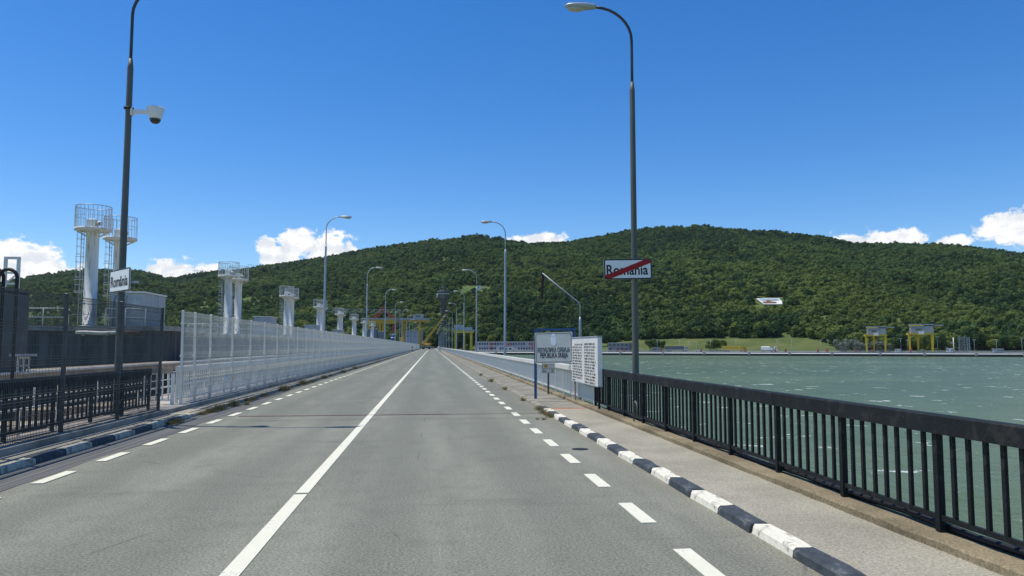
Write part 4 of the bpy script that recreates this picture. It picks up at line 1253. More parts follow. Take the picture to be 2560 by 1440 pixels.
# overhead lattice girder far behind the piers
t = thing('lattice_girder', 'thin grey overhead lattice girder spanning behind the towers', 'girder', at_d(905, 780, 300))
o0 = t.location.copy()
ya, yb = at_d(800, 772, 290) - o0, at_d(1000, 774, 330) - o0
lo = Vector((0, 0, -1.2))
MB().bar(ya, yb, .12).build('top_chord', 'galv', t); MB().bar(ya + lo, yb + lo, .12).build('bottom_chord', 'galv', t)
for i in range(24):
    s = ya.lerp(yb, i / 24); e = ya.lerp(yb, (i + 1) / 24)
    MB().bar(s + (lo if i % 2 else Vector()), e + (Vector() if i % 2 else lo), .07).build('lattice_bar', 'galv', t)
for s in (ya, yb): MB().bar(s, s + Vector((0, 0, -(s.z + o0.z) - 1)), .25).build('mast', 'galv', t)

# ================================================================== FAR STRUCTURES AND MACHINES
def px_thing(name, label, cat, px, py, D, rz=0, group=None):
    return thing(name, label, cat, at_d(px, py, D), rz, group)
# first portal crane: yellow, red A-frame on top
D = 430.0; u = D / 1880.0
def XZ(px, py): return ((px - 950) * u, (865 - py) * u + 1.8)
base = at_d(950, 865, D)
t = thing('portal_crane', 'yellow portal crane with a red A-frame on its beam', 'crane', (base.x, base.y, 0), -PS)
def fr(mb, px0, px1, py0, py1, y0, y1):
    x0, z1 = XZ(px0, py0); x1, z0 = XZ(px1, py1); return mb.box(x0, x1, y0, y1, z0, z1)
fr(MB(), 918, 990, 799, 810, -2.6, 2.6).build('beam', 'yellow', t)
fr(MB(), 917, 991, 795.5, 798.8, -2.9, 2.9).build('walkway', 'roofgrey', t)
for (a, b, y0, y1) in ((920, 926, -2.5, -1.3), (948, 954, -2.5, -1.3), (957, 963, -2.5, -1.3)): fr(MB(), a, b, 810.2, 900, y0, y1).build('leg', 'yellow', t)
fr(MB(), 920, 954, 812, 845, .8, 2.2).build('side_plate', 'yellow', t)
cb_ = fr(MB(), 932, 947, 812, 826, -2.4, .5).build('cabin', 'yellow', t); fr(MB(), 933, 946, 814.5, 822, -2.46, -2.41).build('window', 'glass', cb_)
ap = XZ(957.5, 769); l0 = XZ(931, 795.5); r0 = XZ(979, 795.5); l1 = XZ(943, 795.5)
for y in (-1.4, 1.4):
    for q, w in ((l0, .55), (r0, .55), (l1, .3)): MB().bar((q[0], y, q[1]), (ap[0], y * .3, ap[1]), w).build('a_frame_leg', 'redsteel', t)
MB().box(ap[0] - .9, ap[0] + .9, -1, 1, ap[1] - .7, ap[1] + .7).build('sheave_block', 'redsteel', t)
fr(MB(), 976, 987, 790, 799, -1.8, 1.8).build('winch', 'redsteel', t); fr(MB(), 929, 934, 792, 799, -1.8, 1.8).build('anchor', 'redsteel', t)
fr(MB(), 980, 987, 812, 832, -1, 1).build('hook_block', 'redsteel', t)
# second portal crane with pale deck and cabin
base = at_d(1035, 865, D + 10)
t = thing('portal_crane', 'yellow portal crane with pale roof cabin and cantilever reaching over the road', 'crane', (base.x, base.y, 0), -PS)
def XZ(px, py): return ((px - 1035) * u, (865 - py) * u + 1.8)
fr(MB(), 998, 1073, 799.5, 804, -2.4, 2.4).build('beam', 'yellow', t)
fr(MB(), 994, 1073.5, 794, 799.3, -2.7, 2.7).build('walkway', 'roofgrey', t)
for (a, b) in ((1003, 1011), (1046.5, 1052)): fr(MB(), a, b, 804.2, 900, -1.6, -.2).build('leg', 'yellow', t); fr(MB(), a, b, 804.2, 900, 1.0, 2.2).build('leg', 'yellow', t)
cbm = fr(MB(), 1033, 1058, 786.5, 793.8, -2.2, 2.2).build('machine_house', 'cabinet', t)
MB().prism([XZ(1031, 786.3), XZ(1060, 786.3), XZ(1056, 784), XZ(1036, 784)], -2.4, 2.4).build('house_roof', 'roofgrey', t)
fr(MB(), 1040, 1050, 788, 791, -2.26, -2.21).build('window', 'glass', cbm)
MB().prism([XZ(990, 795), XZ(999, 800), XZ(994, 806), XZ(989, 800)], -1, 1).build('trolley', 'roofgrey', t)
# equipment behind the far fence
for i, (a, b, y0, y1, mt, nm, lb, ct) in enumerate([(921, 943, 822, 840, 'panelgrey', 'machine_container', 'dark container under the crane with the red A-frame', 'container'), (945, 962, 829, 846, 'panelgrey', 'machine_container', 'smaller dark container right of the other one under the crane', 'container'),
                                       (910, 919, 822, 840, 'white', 'switch_box', 'small white switch box beside the last winch tower', 'box'), (977, 988, 836, 850, 'blue_paint', 'blue_tank', 'blue tank standing behind the far fence', 'tank')]):
    DD = 330.0; uu = DD / 1880; p = at_d((a + b) / 2, 862, DD)
    t = thing(nm, lb, ct, (p.x, p.y, 0), -PS)
    w2 = (b - a) * uu / 2; z0 = 1.8 + (865 - y1) * uu; z1 = 1.8 + (865 - y0) * uu
    if nm == 'blue_tank': MB().lathe([(w2, .85), (w2, z1 - .6), (w2 * .6, z1), (0, z1 + .1)], 14).build('shell', mt, t); MB().lathe([(w2 * 1.04, z0 + .8), (w2 * 1.04, z0 + 1.2)], 14).build('band', 'white', t)
    else:
        MB().bbox(-w2, w2, -1.2, 1.2, .85, z1, .06).build('housing', mt, t)
        for j in range(4): MB().box(-w2 + .3 + j * w2 * .45, -w2 + .4 + j * w2 * .45, -1.26, -1.2, .9, z1 - .1).build('rib', mt, t)
for px in (1002, 1007):
    DD = 300.0; uu = DD / 1880; p = at_d(px, 862, DD)
    t = thing('marker_board', 'upright pale yellow marker board behind the far white fence', 'marker', (p.x, p.y, 0), -PS, 'marker boards behind the fence')
    MB().box(-.28, .28, -.04, .04, 1.2, 1.8 + (865 - 843) * uu).build('board', 'yellow_tag', t); MB().box(-.05, .05, .05, .15, 0.2, 3).build('post', 'galv', t)

# lilac administration block
DD = 560.0; uu = DD / 1880; p = at_d(1030, 865, DD)
t = thing('office_block', 'plain lilac-grey block with few dark windows behind the portal cranes', 'building', (p.x, p.y, -3), -PS)
def XZ(px, py): return ((px - 1030) * uu, (865 - py) * uu + 4.8)
wl = fr(MB(), 1010, 1052, 828, 880, 0, 14).build('wall', 'wallpink', t)
fr(MB(), 1009, 1053, 825.5, 827.9, -.5, 14.5).build('roof', 'tan', t)
for (a, b, c, d) in ((1034, 1036.5, 831, 834), (1038, 1040.5, 831, 834), (1016, 1019, 839, 842), (1022, 1025.5, 839, 842), (1035, 1038, 839, 842), (1043, 1046, 839, 842)): fr(MB(), a, b, c, d, -.06, 0).build('window', 'glass', t)

# control tower
DD = 668.0; uu = DD / 1880; p = at_d(1108, 865, DD)
t = thing('control_tower', 'dark concrete control tower with a wide glazed head', 'tower', (p.x, p.y, -3), -PS)
def zz(py): return (865 - py) * uu + 4.8
MB().lathe([(2.6, 0), (2.45, zz(770)), (2.5, zz(758)), (3.2, zz(753)), (4.6, zz(748))], 16).build('shaft', 'tower_conc', t)
hd = MB().lathe([(4.6, zz(748)), (5.0, zz(747)), (5.3, zz(735)), (5.3, zz(733.5))], 10).build('head', 'tower_conc', t)
MB().lathe([(5.4, zz(733.4)), (5.75, zz(733)), (5.6, zz(727.5)), (5.2, zz(727))], 10).build('parapet', 'dark_cabinet', t)
MB().lathe([(5.36, zz(735.5)), (5.42, zz(734.6)), (5.36, zz(733.8))], 10).build('white_band', 'white', t)
MB().box(-2.6, 1.6, -5.4, -5.15, zz(746), zz(738)).build('window', 'glass', t)
MB().bbox(-6.1, -4.9, -2.2, 2.0, zz(743), zz(735), .2).build('side_bay', 'white', t)
MB().lathe([(1.9, zz(727)), (2.0, zz(720)), (2.4, zz(719.6)), (2.2, zz(717.5)), (0, zz(716.8))], 10).build('lantern', 'dark_cabinet', t)
MB().box(-1.2, 1.2, -2.06, -1.9, zz(726), zz(721)).build('lantern_window', 'glass', t)
for (x, h) in ((-3.6, 719), (3.4, 720), (-2.7, 722), (2.8, 718)): MB().tube([(x, 0, zz(727.3)), (x, 0, zz(h))], .08, 5).build('antenna', 'galv', t)

# mobile crane parked across the lane
DD = 430.0; uu = DD / 1880; gp = at_d(1066, 865, DD)
t = thing('mobile_crane', 'yellow mobile crane with its long boom raised over the road', 'crane', (gp.x, gp.y, 0), -PS)
def XZ(px, py): return ((px - 1066) * uu, (865 - py) * uu + 1.8)
MB().box(-2.2, 2.4, -6, 5, 1.0, 1.7).build('chassis', 'panelgrey', t)
wm = MB().tube([(0, -.2, 0), (0, .2, 0)], .62, 12).mesh('wheel', 'tyre')
for y in (-4.6, -3.2, 1.5, 3.0):
    for x in (-1.6, 1.7):
        o = place('wheel', wm, t, (x, y, .62)); o.rotation_euler = (0, 0, math.pi / 2)
tb = MB().bbox(-2.4, 1.9, -3.2, 3.2, 1.75, 3.0, .2).build('turntable_body', 'yellow', t)
MB().bbox(-2.35, -.9, -4.4, -3.21, 1.8, 3.5, .2).build('cab', 'yellow', t)
MB().box(-2.2, -1.05, -4.45, -4.41, 2.6, 3.3).build('windscreen', 'glass', t)
MB().box(-2.0, 2.3, 3.3, 4.5, 1.75, 3.6).build('counterweight', 'yellow', t)
b0 = Vector((XZ(1060, 856)[0], 0, XZ(1060, 856)[1])); bt = Vector((XZ(1140, 752)[0], 0, XZ(1140, 752)[1])); dv = bt - b0
for (s0, s1, w_, mt, nm) in ((0, .36, 1.25, 'yellow', 'boom_base'), (.34, .68, .95, 'yellow', 'boom_section'), (.66, 1.0, .7, 'rust', 'boom_tip')):
    MB().bar(b0 + dv * s0, b0 + dv * s1, w_).build(nm, mt, t)
MB().bar(b0 + Vector((.8, 0, -.6)), b0 + dv * .24, .4).build('lift_ram', 'galv', t)
MB().bar(XZ(1056, 855)[:1] + (0,) + XZ(1056, 855)[1:], XZ(1066, 850)[:1] + (0,) + XZ(1066, 850)[1:], .9, .5).build('engine_cover', 'white', t)
MB().tube([bt, bt + Vector((1.0, 0, .4))], .2, 6).build('boom_head', 'rust', t); MB().tube([bt + Vector((.6, 0, .2)), bt + Vector((.6, 0, -4))], .05, 5).build('hoist_rope', 'cable', t)
for x in (-3.4, 3.6):
    for y in (-4, 4): MB().bar((x * .6, y, 1.3), (x, y, 1.3), .3).build('outrigger', 'yellow', t); MB().box(x - .2, x + .2, y - .2, y + .2, 0, 1.3).build('outrigger_foot', 'galv', t)

# two workers in pale clothing far along the railing are only a few pixels: built as small standing figures
def person(px, py, DD, label, mat):
    p = at_z(px, py, .083) if False else at_d(px, 865, DD)
    t = thing('person', label, 'person', (p.x, p.y, .083))
    me = bpy.data.meshes.new('body'); vs = [(0, 0, .95), (0, 0, 1.2), (0, 0, 1.42), (0, 0, 1.52), (0, 0, 1.66), (.1, 0, .9), (.11, .04, .5), (.11, 0, .06), (-.1, 0, .9), (-.11, -.05, .5), (-.11, .0, .06), (.2, 0, 1.4), (.25, -.02, 1.12), (.24, -.1, .88), (-.2, 0, 1.4), (-.25, .02, 1.12), (-.24, -.08, .88)]
    es = [(0, 1), (1, 2), (2, 3), (3, 4), (0, 5), (5, 6), (6, 7), (0, 8), (8, 9), (9, 10), (2, 11), (11, 12), (12, 13), (2, 14), (14, 15), (15, 16)]
    me.from_pydata(vs, es, []); me.materials.append(M[mat])
    o = place('body', me, t); o.modifiers.new('skin', 'SKIN'); o.modifiers.new('sub', 'SUBSURF').levels = 1
    rad = [.14, .16, .13, .06, .11, .09, .07, .06, .09, .07, .06, .07, .05, .045, .07, .05, .045]
    for v, r_ in zip(me.skin_vertices[0].data, rad): v.radius = (r_, r_)
    me.skin_vertices[0].data[0].use_root = True
    return t
person(1096, 868, 200, 'person in pale clothes standing by the white railing far along the road', 'white')
person(1100, 868, 212, 'person in grey clothes just beyond the one in pale clothes', 'galv')
# dark roadside marker by the left fence
t = thing('marker_post', 'black and white marker post at the foot of the far white fence', 'post', (-6.35, 250, .095))
MB().box(-.14, .14, -.08, .08, 0, .5).build('lower_band', 'ink', t); MB().box(-.14, .14, -.08, .08, .5, .9).build('white_band', 'white', t); MB().box(-.14, .14, -.08, .08, .9, 1.6).build('upper_band', 'ink', t)

# ---- gantry cranes on the quay
def gantry(px, D_, wpx, hpx, label, k=1.0, roof=True):
    p = quay(px, 9)
    d = depth(p); u_ = d / 1880.0
    t = thing('gantry_crane', label, 'crane', p, QR)
    w = wpx * u_; h = hpx * u_
    lh = h * .62
    def leg(x, y, sx):
        mb = MB(); a = .85 * k; b = 1.35 * k
        mb.add([(x - a / 2, y - a / 2, 0), (x + a / 2, y - a / 2, 0), (x + a / 2, y + a / 2, 0), (x - a / 2, y + a / 2, 0),
                (x - b / 2 + sx, y - b / 2, lh), (x + b / 2 + sx, y - b / 2, lh), (x + b / 2 + sx, y + b / 2, lh), (x - b / 2 + sx, y + b / 2, lh)],
               [(3, 2, 1, 0), (4, 5, 6, 7), (0, 1, 5, 4), (1, 2, 6, 5), (2, 3, 7, 6), (3, 0, 4, 7)]); return mb
    hw = w * .40
    for (x, y, s) in ((-hw, 0, -.3), (hw, 0, .3), (-hw * .1, 9, 0), (hw * 1.15, 9, 0)): leg(x, y, s).build('leg', 'yellow2', t)
    MB().box(-hw - 1.0, hw + 1.4, -.8, 10, lh, lh + h * .06).build('portal_beam', 'yellow2', t)
    hs_ = MB().box(-hw * .85, hw * 1.15, -.4, 9.6, lh + h * .065, h * .93).build('machine_house', 'house_grey', t)
    MB().box(-hw * .9, hw * .25, -.55, 9.8, h * .93, h * .965).build('roof_edge', 'yellow2', hs_)
    MB().box(-hw * .92, hw * 1.2, -.5, 9.7, h * .966, h).build('roof', 'roofgrey', hs_)
    MB().box(-hw * .45, hw * .05, -.46, -.41, h * .78, h * .84).build('window', 'glass', hs_)
    MB().box(-hw * .2, hw * .3, -1.1, -.41, lh + h * .02, lh + h * .11).build('white_box', 'white', hs_)
    if roof:
        MB().box(hw * 1.2, hw * 2.1, 1, 8.5, h * .945, h * .975).build('cantilever', 'roofgrey', t)
        MB().bar((hw * 1.16, 4.5, h * .74), (hw * 2.0, 4.5, h * .94), .35).build('cantilever_brace', 'yellow2', t)
    for z in (lh + h * .10,): MB().bar((-hw - .9, -.9, z), (hw + 1.3, -.9, z), .1).build('handrail', 'galv', t)
    zg = MB()
    for i in range(5): zg.bar((hw * .25 + (.8 if i % 2 else 0), 4, lh * i / 5), (hw * .25 + (0 if i % 2 else .8), 4, lh * (i + 1) / 5), .18)
    zg.build('stair', 'rust', t)
    return t
gantry(2190, 480, 52, 64, 'yellow-legged gantry crane with grey house, the shorter of the quay pair')
gantry(2303, 480, 62, 70, 'yellow-legged gantry crane with grey house, the taller of the quay pair', 1.1)
# gantry by the end of the dam
DD = 560.0; u = DD / 1880; base = at_d(1160, 865, DD)
t = thing('gantry_crane', 'yellow gantry crane with two pale roofs beside the row of lamps', 'crane', (base.x, base.y, QZ), -PS)
def XZ(px, py): return ((px - 1160) * u, (865 - py) * u + 1.8 - QZ)
for (a, b) in ((1136.5, 1140), (1158, 1163), (1175, 1181)):
    fr(MB(), a, b, 832, 875, -1.5, -.2).build('leg', 'yellow2', t)
fr(MB(), 1134, 1184, 826, 832, -2, 6).build('portal_beam', 'yellow2', t)
fr(MB(), 1132, 1166, 820.5, 825.8, -2.6, 6.5).build('roof', 'roofgrey', t); fr(MB(), 1162, 1184.5, 824, 828.5, -2.8, 6.7).build('roof', 'roofgrey', t)
fr(MB(), 1136, 1160, 813, 820.4, -2, 5).build('machine_house', 'cabinet', t); fr(MB(), 1163, 1180, 818, 823.9, -2, 5).build('machine_house', 'cabinet', t)
MB().prism([XZ(1135, 813), XZ(1161, 813), XZ(1150, 811)], -2.2, 5.2).build('ridge_roof', 'roofgrey', t)

# ---- buildings on the quay
def qbuild(name, label, px0, px1, off, h, dep, mat, storeys, wn, group=None, roofm='roofgrey', z=QZ, win='glass'):
    a = quay(px0, off, z); b = quay(px1, off, z); w = (b - a).length
    t = thing(name, label, 'building', a, math.atan2(b.y - a.y, b.x - a.x), group)
    wl_ = MB().box(0, w, 0, dep, 0, h).build('wall', mat, t)
    MB().box(-.4, w + .4, -.4, dep + .4, h, h + .35).build('roof', roofm, t)
    sh = h / storeys
    for s in range(storeys):
        for i in range(wn):
            if rnd.random() < .2: continue
            x = w * (i + .5) / wn; ww = w / wn * rnd.uniform(.25, .36)
            wd_ = MB().box(x - ww, x + ww, -.05, 0, s * sh + sh * .35, s * sh + sh * .75).build('window', win, t)
            MB().box(x - ww - .06, x + ww + .06, -.16, -.051, s * sh + sh * .29, s * sh + sh * .34).build('sill', 'roofgrey', wd_)
    return t
qbuild('terminal_building', 'long two-storey pale building behind the white quay line', 1190, 1334, 24, 7.4, 14, 'wallpale', 2, 22)
qbuild('terminal_building', 'low grey building with wide dark windows behind the notice board', 1520, 1571, 22, 6.2, 12, 'panelgrey', 2, 5)
qbuild('quay_hut', 'small white hut in front of the long pale building', 1261, 1280, 8, 3.2, 4, 'white', 1, 2)
for (a, b, h, off, lb, mt) in ((2238, 2252, 1.8, 7, 'white cabin beside the taller quay gantry', 'white'), (2367, 2382, 2.4, 9, 'white cabin left of the lattice masts', 'white'), (2484, 2508, 2.0, 8, 'pale low wheelhouse-like cabin at the far end of the quay', 'cabinet'), (1630, 1648, 2.4, 20, 'grey shed beside the grey truck', 'panelgrey')):
    qbuild('quay_hut', lb, a, b, off, h, 4, mt, 1, 3)
# red portal posts in front of the long building
for px in (1228, 1271, 1330):
    p = quay(px, 19)
    t = thing('red_gate_post', 'tall red steel post in front of the long pale building', 'post', p, QR, 'red posts before the pale building')
    MB().box(-.35, .35, -.35, .35, 0, 6.6).build('post', 'redsteel', t); MB().box(-1.6, 1.6, -.3, .3, 5.2, 6.0).build('arm', 'redsteel', t)
# red mooring stations
for i, px in enumerate((1543, 1560, 1652, 1752, 1863, 1937, 1963, 2044, 2067, 2137, 2180, 2276)):
    p = quay(px, 6)
    t = thing('mooring_bollard', '%s red mooring station on the far quay, counted from the low grey building' % ORD[i], 'bollard', p, QR, 'red mooring stations on the quay')
    MB().lathe([(.75, 0), (.62, .2), (.5, 1.3), (.8, 1.5), (.8, 1.75), (0, 1.8)], 12).build('bollard', 'redsteel', t)
    MB().bar((-.9, 0, .3), (1.3, 0, 1.9), .22).build('handle', 'redsteel', t); MB().box(.5, .8, -.1, .1, 0, 2.6).build('post', 'redsteel', t)
# slim masts with double heads on the quay
for i, (px, off, h) in enumerate(((1643, 24, 8.5), (1699, 24, 8.5), (1722, 30, 7), (1741, 32, 7), (1776, 34, 8.5), (1840, 30, 8.5), (1943, 30, 8.5), (1979, 20, 8.2), (2052, 18, 8), (2070, 18, 8), (2252, 16, 9), (2269, 16, 8), (2344, 10, 10), (2436, 14, 8), (2491, 16, 8), (2555, 14, 9))):
    p = quay(px, off)
    t = thing('quay_light', '%s slim light mast on the far quay, counted from the low grey building' % ORD[i], 'light mast', p, QR, 'slim light masts on the quay')
    MB().tube([(0, 0, -.5), (0, 0, h)], [.14, .08], 6).build('mast', 'lamp_far', t)
    for s in (-1, 1): MB().box(.1 * s, s * .9, -.15, .15, h - .12, h + .12).build('lamp_head', 'white', t)
# lattice masts right of the taller gantry
for (px, h, w, lb) in ((2384, 9.5, .5, 'single white mast with a crossarm beside the cabin'), (2405, 10.5, 3.2, 'grey lattice tower on the quay'), (2421, 10, 1.4, 'narrow grey lattice mast right of the lattice tower')):
    p = quay(px, 10)
    t = thing('lattice_mast', lb, 'mast', p, QR)
    if w < 1:
        MB().tube([(0, 0, 0), (0, 0, h)], .28, 8).build('pole', 'white', t); MB().box(-1.8, 0, -.1, .1, h * .6, h * .66).build('crossarm', 'galv', t)
    else:
        for x in (-w / 2, w / 2):
            for y in (-w / 2, w / 2): MB().bar((x, y, 0), (x, y, h), .16).build('leg', 'lamp_far', t)
        for i in range(6):
            z = h * (i + 1) / 6.5
            for y in (-w / 2, w / 2): MB().bar((-w / 2, y, z), (w / 2, y, z), .13).build('rung', 'lamp_far', t); MB().bar((-w / 2, y, z - h / 6.5), (w / 2, y, z), .09).build('brace', 'lamp_far', t)

# ---- lorries
whl = MB().tube([(0, -.16, 0), (0, .16, 0)], .5, 14).mesh('wheel', 'tyre'); hub = MB().tube([(0, -.18, 0), (0, .18, 0)], .24, 10).mesh('rim', 'galv')
def wheel(t, x, y):
    o = place('wheel', whl, t, (x, y, .5)); place('rim', hub, o)
def lorry(px, off, label, body, cabm, kind='trailer', flip=False):
    p = quay(px, off)
    t = thing('lorry', label, 'lorry', p, QR + (math.pi if flip else 0))
    cb2 = MB().prism([(5.9, .6), (8.15, .6), (8.2, 1.9), (7.9, 3.5), (7.2, 3.85), (5.9, 3.9)], -1.2, 1.2, 'y').build('cab', cabm, t)
    MB().prism([(8.19, 2.0), (7.92, 3.3), (7.98, 3.3), (8.24, 2.0)], -1.05, 1.05, 'y').build('windscreen', 'glass', cb2)
    for s in (-1, 1): MB().box(6.9, 7.8, s * 1.2 - .02 if s > 0 else -1.22, s * 1.2 + .02 if s > 0 else -1.2, 2.2, 3.1).build('side_window', 'glass', cb2)
    MB().box(8.15, 8.3, -1.2, 1.2, .45, .95).build('bumper', 'panelgrey', t)
    MB().box(-8, 7.6, -.45, .45, .75, 1.05).build('chassis', 'panelgrey', t)
    for x in (7.2, 5.2 if kind != 'tank' else 4.4): wheel(t, x, -1.05); wheel(t, x, 1.05)
    for x in (-3.6, -4.9, -6.2): wheel(t, x, -1.05); wheel(t, x, 1.05)
    if kind == 'trailer':
        MB().bbox(-8.1, 5.5, -1.28, 1.28, 1.1, 3.98, .08).build('trailer', body, t)
        MB().box(-8.2, -8.1, -1.29, 1.29, 1.05, 4.0).build('rear_door', 'white', t)
        for s in (-1, 1): MB().box(-8.1, 5.5, s * 1.30 - .02, s * 1.30 + .02, 1.0, 1.2).build('side_rail', 'white', t)
    elif kind == 'tank':
        MB().tube([(-7.6, 0, 2.3), (-7.4, 0, 2.3), (3.4, 0, 2.4), (3.7, 0, 2.4)], [.7, 1.2, 1.2, .7], 16).build('tank', body, t)
        MB().box(-5, 2, -.3, .3, 3.5, 3.75).build('hatch_walk', 'galv', t)
    return t
lorry(1690, 18, 'grey curtain-side lorry with a white rear door parked on the quay', 'truck_grey', 'roofgrey')
lorry(1834, 16, 'yellow curtain-side lorry with a yellow cab parked on the quay', 'truck_yellow', 'truck_yellow')
p = quay(1917, 20)
t = thing('lorry', 'short white covered lorry left of the lorry tractor on the quay', 'lorry', p, QR)
MB().bbox(-3.9, 2.1, -1.25, 1.25, 1.0, 3.7, .35).build('cargo_body', 'white', t)
cb2 = MB().prism([(2.2, .6), (3.9, .6), (3.95, 1.7), (3.6, 2.9), (2.2, 3.0)], -1.15, 1.15, 'y').build('cab', 'white', t)
MB().prism([(3.95, 1.75), (3.62, 2.8), (3.68, 2.8), (4.0, 1.75)], -1.0, 1.0, 'y').build('windscreen', 'glass', cb2)
MB().box(-3.8, 3.6, -.45, .45, .65, .98).build('chassis', 'panelgrey', t)
for x in (3.0, -2.4): wheel(t, x, -1.0); wheel(t, x, 1.0)
p = quay(1939, 17)
t = thing('lorry', 'white lorry tractor without trailer on the far quay road', 'lorry', p, QR)
cb2 = MB().prism([(-1.2, .6), (1.1, .6), (1.15, 1.9), (.9, 3.4), (.2, 3.8), (-1.2, 3.85)], -1.2, 1.2, 'y').build('cab', 'white', t)
MB().prism([(1.14, 2.0), (.90, 3.3), (.96, 3.3), (1.2, 2.0)], -1.05, 1.05, 'y').build('windscreen', 'glass', cb2)
MB().box(-.2, .7, -1.22, -1.2, 2.2, 3.1).build('side_window', 'glass', cb2)
MB().box(-3.6, 1.0, -.45, .45, .7, 1.0).build('chassis', 'panelgrey', t)
for x in (.2, -2.6): wheel(t, x, -1.0); wheel(t, x, 1.0)
p = quay(1746, 13)
t = thing('car', 'small white car beside a red mooring station on the quay', 'car', p, QR)
MB().prism([(-2.1, .35), (2.1, .35), (2.15, .8), (1.2, .95), (.6, 1.45), (-1.2, 1.45), (-1.9, .95), (-2.15, .8)], -.85, .85, 'y').build('body', 'white', t)
MB().prism([(1.05, .97), (.58, 1.38), (-1.1, 1.38), (-1.6, .97)], -.87, .87, 'y').build('windows', 'glass', t)
for x in (-1.3, 1.3):
    for y in (-.8, .8): o = place('wheel', whl, t, (x, y, .32)); o.scale = (.64, .64, .64)

# ---- trees one can tell apart along the quay
CR = [crown_mesh('crown', 300 + i, 15, 1500, 3.6 + .4 * (i % 3), 3.4 + .5 * (i % 2), 5.2, .42, 'leaf' if i % 2 else 'leaf_dark') for i in range(6)]
CS = [crown_mesh('crown', 340 + i, 12, 1300, 4.2, 2.6, 3.2, .4, 'leaf_silver') for i in range(2)]
def trunk_mesh(seed):
    r = random.Random(seed); mb = MB()
    mb.tube([(0, 0, -.5), (.05, 0, 1.2), (r.uniform(-.2, .2), r.uniform(-.2, .2), 3.0), (r.uniform(-.4, .4), r.uniform(-.4, .4), 5.5)], [.28, .22, .17, .07], 8)
    for i in range(5):
        a = r.uniform(0, 6.28); z = r.uniform(1.8, 3.8)
        mb.tube([(0, 0, z), (math.cos(a) * 1.0, math.sin(a) * 1.0, z + 1.0), (math.cos(a) * 2.0, math.sin(a) * 2.0, z + 1.7)], [.1, .07, .03], 6)
    return mb.mesh('trunk', 'trunk')
TM = [trunk_mesh(i) for i in range(3)]
def tree(p, s, cm, label, group):
    t = thing('tree', label, 'tree', p, rnd.uniform(0, 6.28), group)
    t.scale = (s, s, s * rnd.uniform(.9, 1.15))
    place('trunk', TM[rnd.randrange(3)], t); place('crown', cm, t)
def ground_at(px, D):
    z, p = terr(px, D); return Vector((p.x, p.y, z))
for (px, D, s) in ((1590, 612, .75), (1625, 610, 1.0), (1640, 614, 1.1), (1655, 611, .9), (1775, 590, 1.0), (1792, 592, 1.05), (1806, 590, .9)):
    d_ = depth(quay(px, 30)) + 8
    tree(ground_at(px, d_), s, CR[rnd.randrange(6)], 'rounded green tree standing on the meadow behind the lorries', 'trees on the meadow')
for i in range(26):
    px = 2085 + i * 19 + rnd.uniform(-6, 6); d_ = interp(FOOT, px) - 8 + rnd.uniform(-6, 4)
    if 2090 <= px <= 2225: continue
    tree(ground_at(px, d_), rnd.uniform(1.0, 1.5), CR[rnd.randrange(6)], 'green tree at the foot of the hill behind the quay masts', 'trees behind the quay masts')
for i in range(8):
    px = 2098 + i * 17 + rnd.uniform(-4, 4); d_ = depth(quay(px, 28)) + rnd.uniform(-3, 5)
    tree(ground_at(px, d_), rnd.uniform(1.0, 1.35), CS[i % 2], 'silvery willow bush on the quay left of the shorter gantry crane', 'silvery willows on the quay')
for i in range(22):
    px = 1195 + i * 16 + rnd.uniform(-5, 5); d_ = depth(quay(px, 60)) + rnd.uniform(-6, 8)
    tree(ground_at(px, max(d_, interp(FOOT, px) - 30)), rnd.uniform(.9, 1.5), CR[rnd.randrange(6)], 'green tree behind the long pale building on the quay', 'trees behind the pale building')
for i in range(16):
    px = 1056 + i * 7.5 + rnd.uniform(-3, 3)
    tree(ground_at(px, 648 + rnd.uniform(-14, 10)) , rnd.uniform(1.7, 2.5), CR[rnd.randrange(6)], 'dark green tree closing the far end of the dam road', 'trees at the end of the road')

M['blue_band'] = pm('pale_blue_band', (.30, .42, .52), .7, var=.25, scale=.3)
# ---- picture laid out on the hillside, and the white house above the clearing
def slope(px, py, up=1.2):
    D_ = solve_D(px, py); z, p = terr(px, D_); return Vector((p.x, p.y, z + up))
c00, c10, c11, c01 = slope(1912, 764.5, 1.8), slope(1964, 764.5, 1.8), slope(1950, 749.5, 1.8), slope(1894, 750, 1.8)
o0 = c00.copy(); o0.z -= 3
t = thing('hillside_billboard', 'large white framed picture laid out on the forested hillside', 'billboard', o0)
def bil(u_, v_): return c00.lerp(c10, u_).lerp(c01.lerp(c11, u_), v_) - o0
nrm = (c10 - c00).cross(c01 - c00).normalized()
if nrm.z < 0: nrm = -nrm
def patch(nm, pts, lift, mat, th=.3):
    top = [bil(*q) + nrm * lift for q in pts]; bot = [p_ - nrm * th for p_ in top]; n = len(pts)
    fs = [tuple(range(n)), tuple(reversed(range(n, 2 * n)))] + [(k, k + n, (k + 1) % n + n, (k + 1) % n) for k in range(n)]
    MB().add(top + bot, fs).build(nm, mat, t)
patch('white_field', [(0, 0), (1, 0), (1, 1), (0, 1)], 0, 'white', .8)
patch('blue_band', [(.07, .55), (.93, .55), (.95, .9), (.06, .9)], .36, 'blue_band')
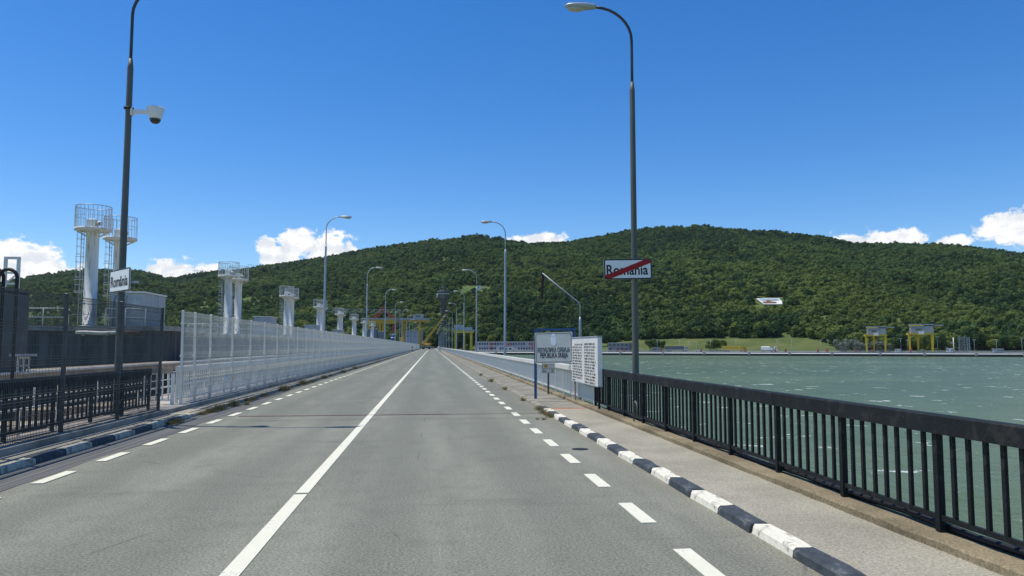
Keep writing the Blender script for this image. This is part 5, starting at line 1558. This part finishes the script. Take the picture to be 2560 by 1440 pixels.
patch('grey_shape', [(.2, .62), (.45, .58), (.75, .62), (.9, .72), (.5, .78)], .72, 'cabinet')
patch('brown_shape', [(.05, .1), (.62, .1), (.72, .3), (.5, .38), (.44, .55), (.36, .6), (.28, .4), (.04, .34)], .36, 'rust')
hp_ = slope(1197, 722, 0)
t = thing('hillside_house', 'tiny white house in a clearing high on the forested slope', 'house', hp_, -PS)
MB().box(-3, 3, -2, 2, -3, 3.2).build('wall', 'white', t); MB().prism([(-3.4, 3.2), (3.4, 3.2), (0, 5)], -2.4, 2.4, 'y').build('roof', 'roofgrey', t); MB().box(-1, .2, -2.05, -2, .6, 2).build('window', 'glass', t)

# ---- power pylons on the ridge
for (px, py, hpx) in ((423, 690, 16), (484, 686, 17), (498, 684, 16), (620, 668, 17), (637, 667, 12)):
    D_ = interp(DR, px) + 20; z, p = terr(px, D_); u_ = D_ / 1880.0
    h = hpx * u_ + 6
    t = thing('power_pylon', 'thin portal power pylon on the ridge against the clouds', 'pylon', (p.x, p.y, z), 0, 'pylons on the ridge')
    for x in (-3.4, 3.4): MB().bar((x, 0, 0), (x * .9, 0, h), .45).build('leg', 'galv', t)
    MB().bar((-8, 0, h * .93), (8, 0, h * .93), .5).build('crossarm', 'galv', t); MB().bar((-3.3, 0, h * .2), (3.1, 0, h * .9), .18).build('brace', 'galv', t)

# ---- thin summer haze between the road and the hills
hz = MB().box(-4600, 4600, -620, 3700, -43, 340).build('haze', None)
tag(hz, 'thin pale summer haze over the lake and hills', 'haze', kind='stuff')
hm = bpy.data.materials.new('thin_haze'); hm.use_nodes = True
hm.node_tree.nodes.clear(); H_ = NT(hm.node_tree)
ho = H_.n('ShaderNodeOutputMaterial'); hv_n = H_.n('ShaderNodeVolumePrincipled')
hv_n.inputs['Color'].default_value = (.80, .90, 1.0, 1); hv_n.inputs['Density'].default_value = 2.8e-5; hv_n.inputs['Anisotropy'].default_value = .2
H_.link(hv_n.outputs[0], ho.inputs['Volume'])
hz.data.materials.append(hm)
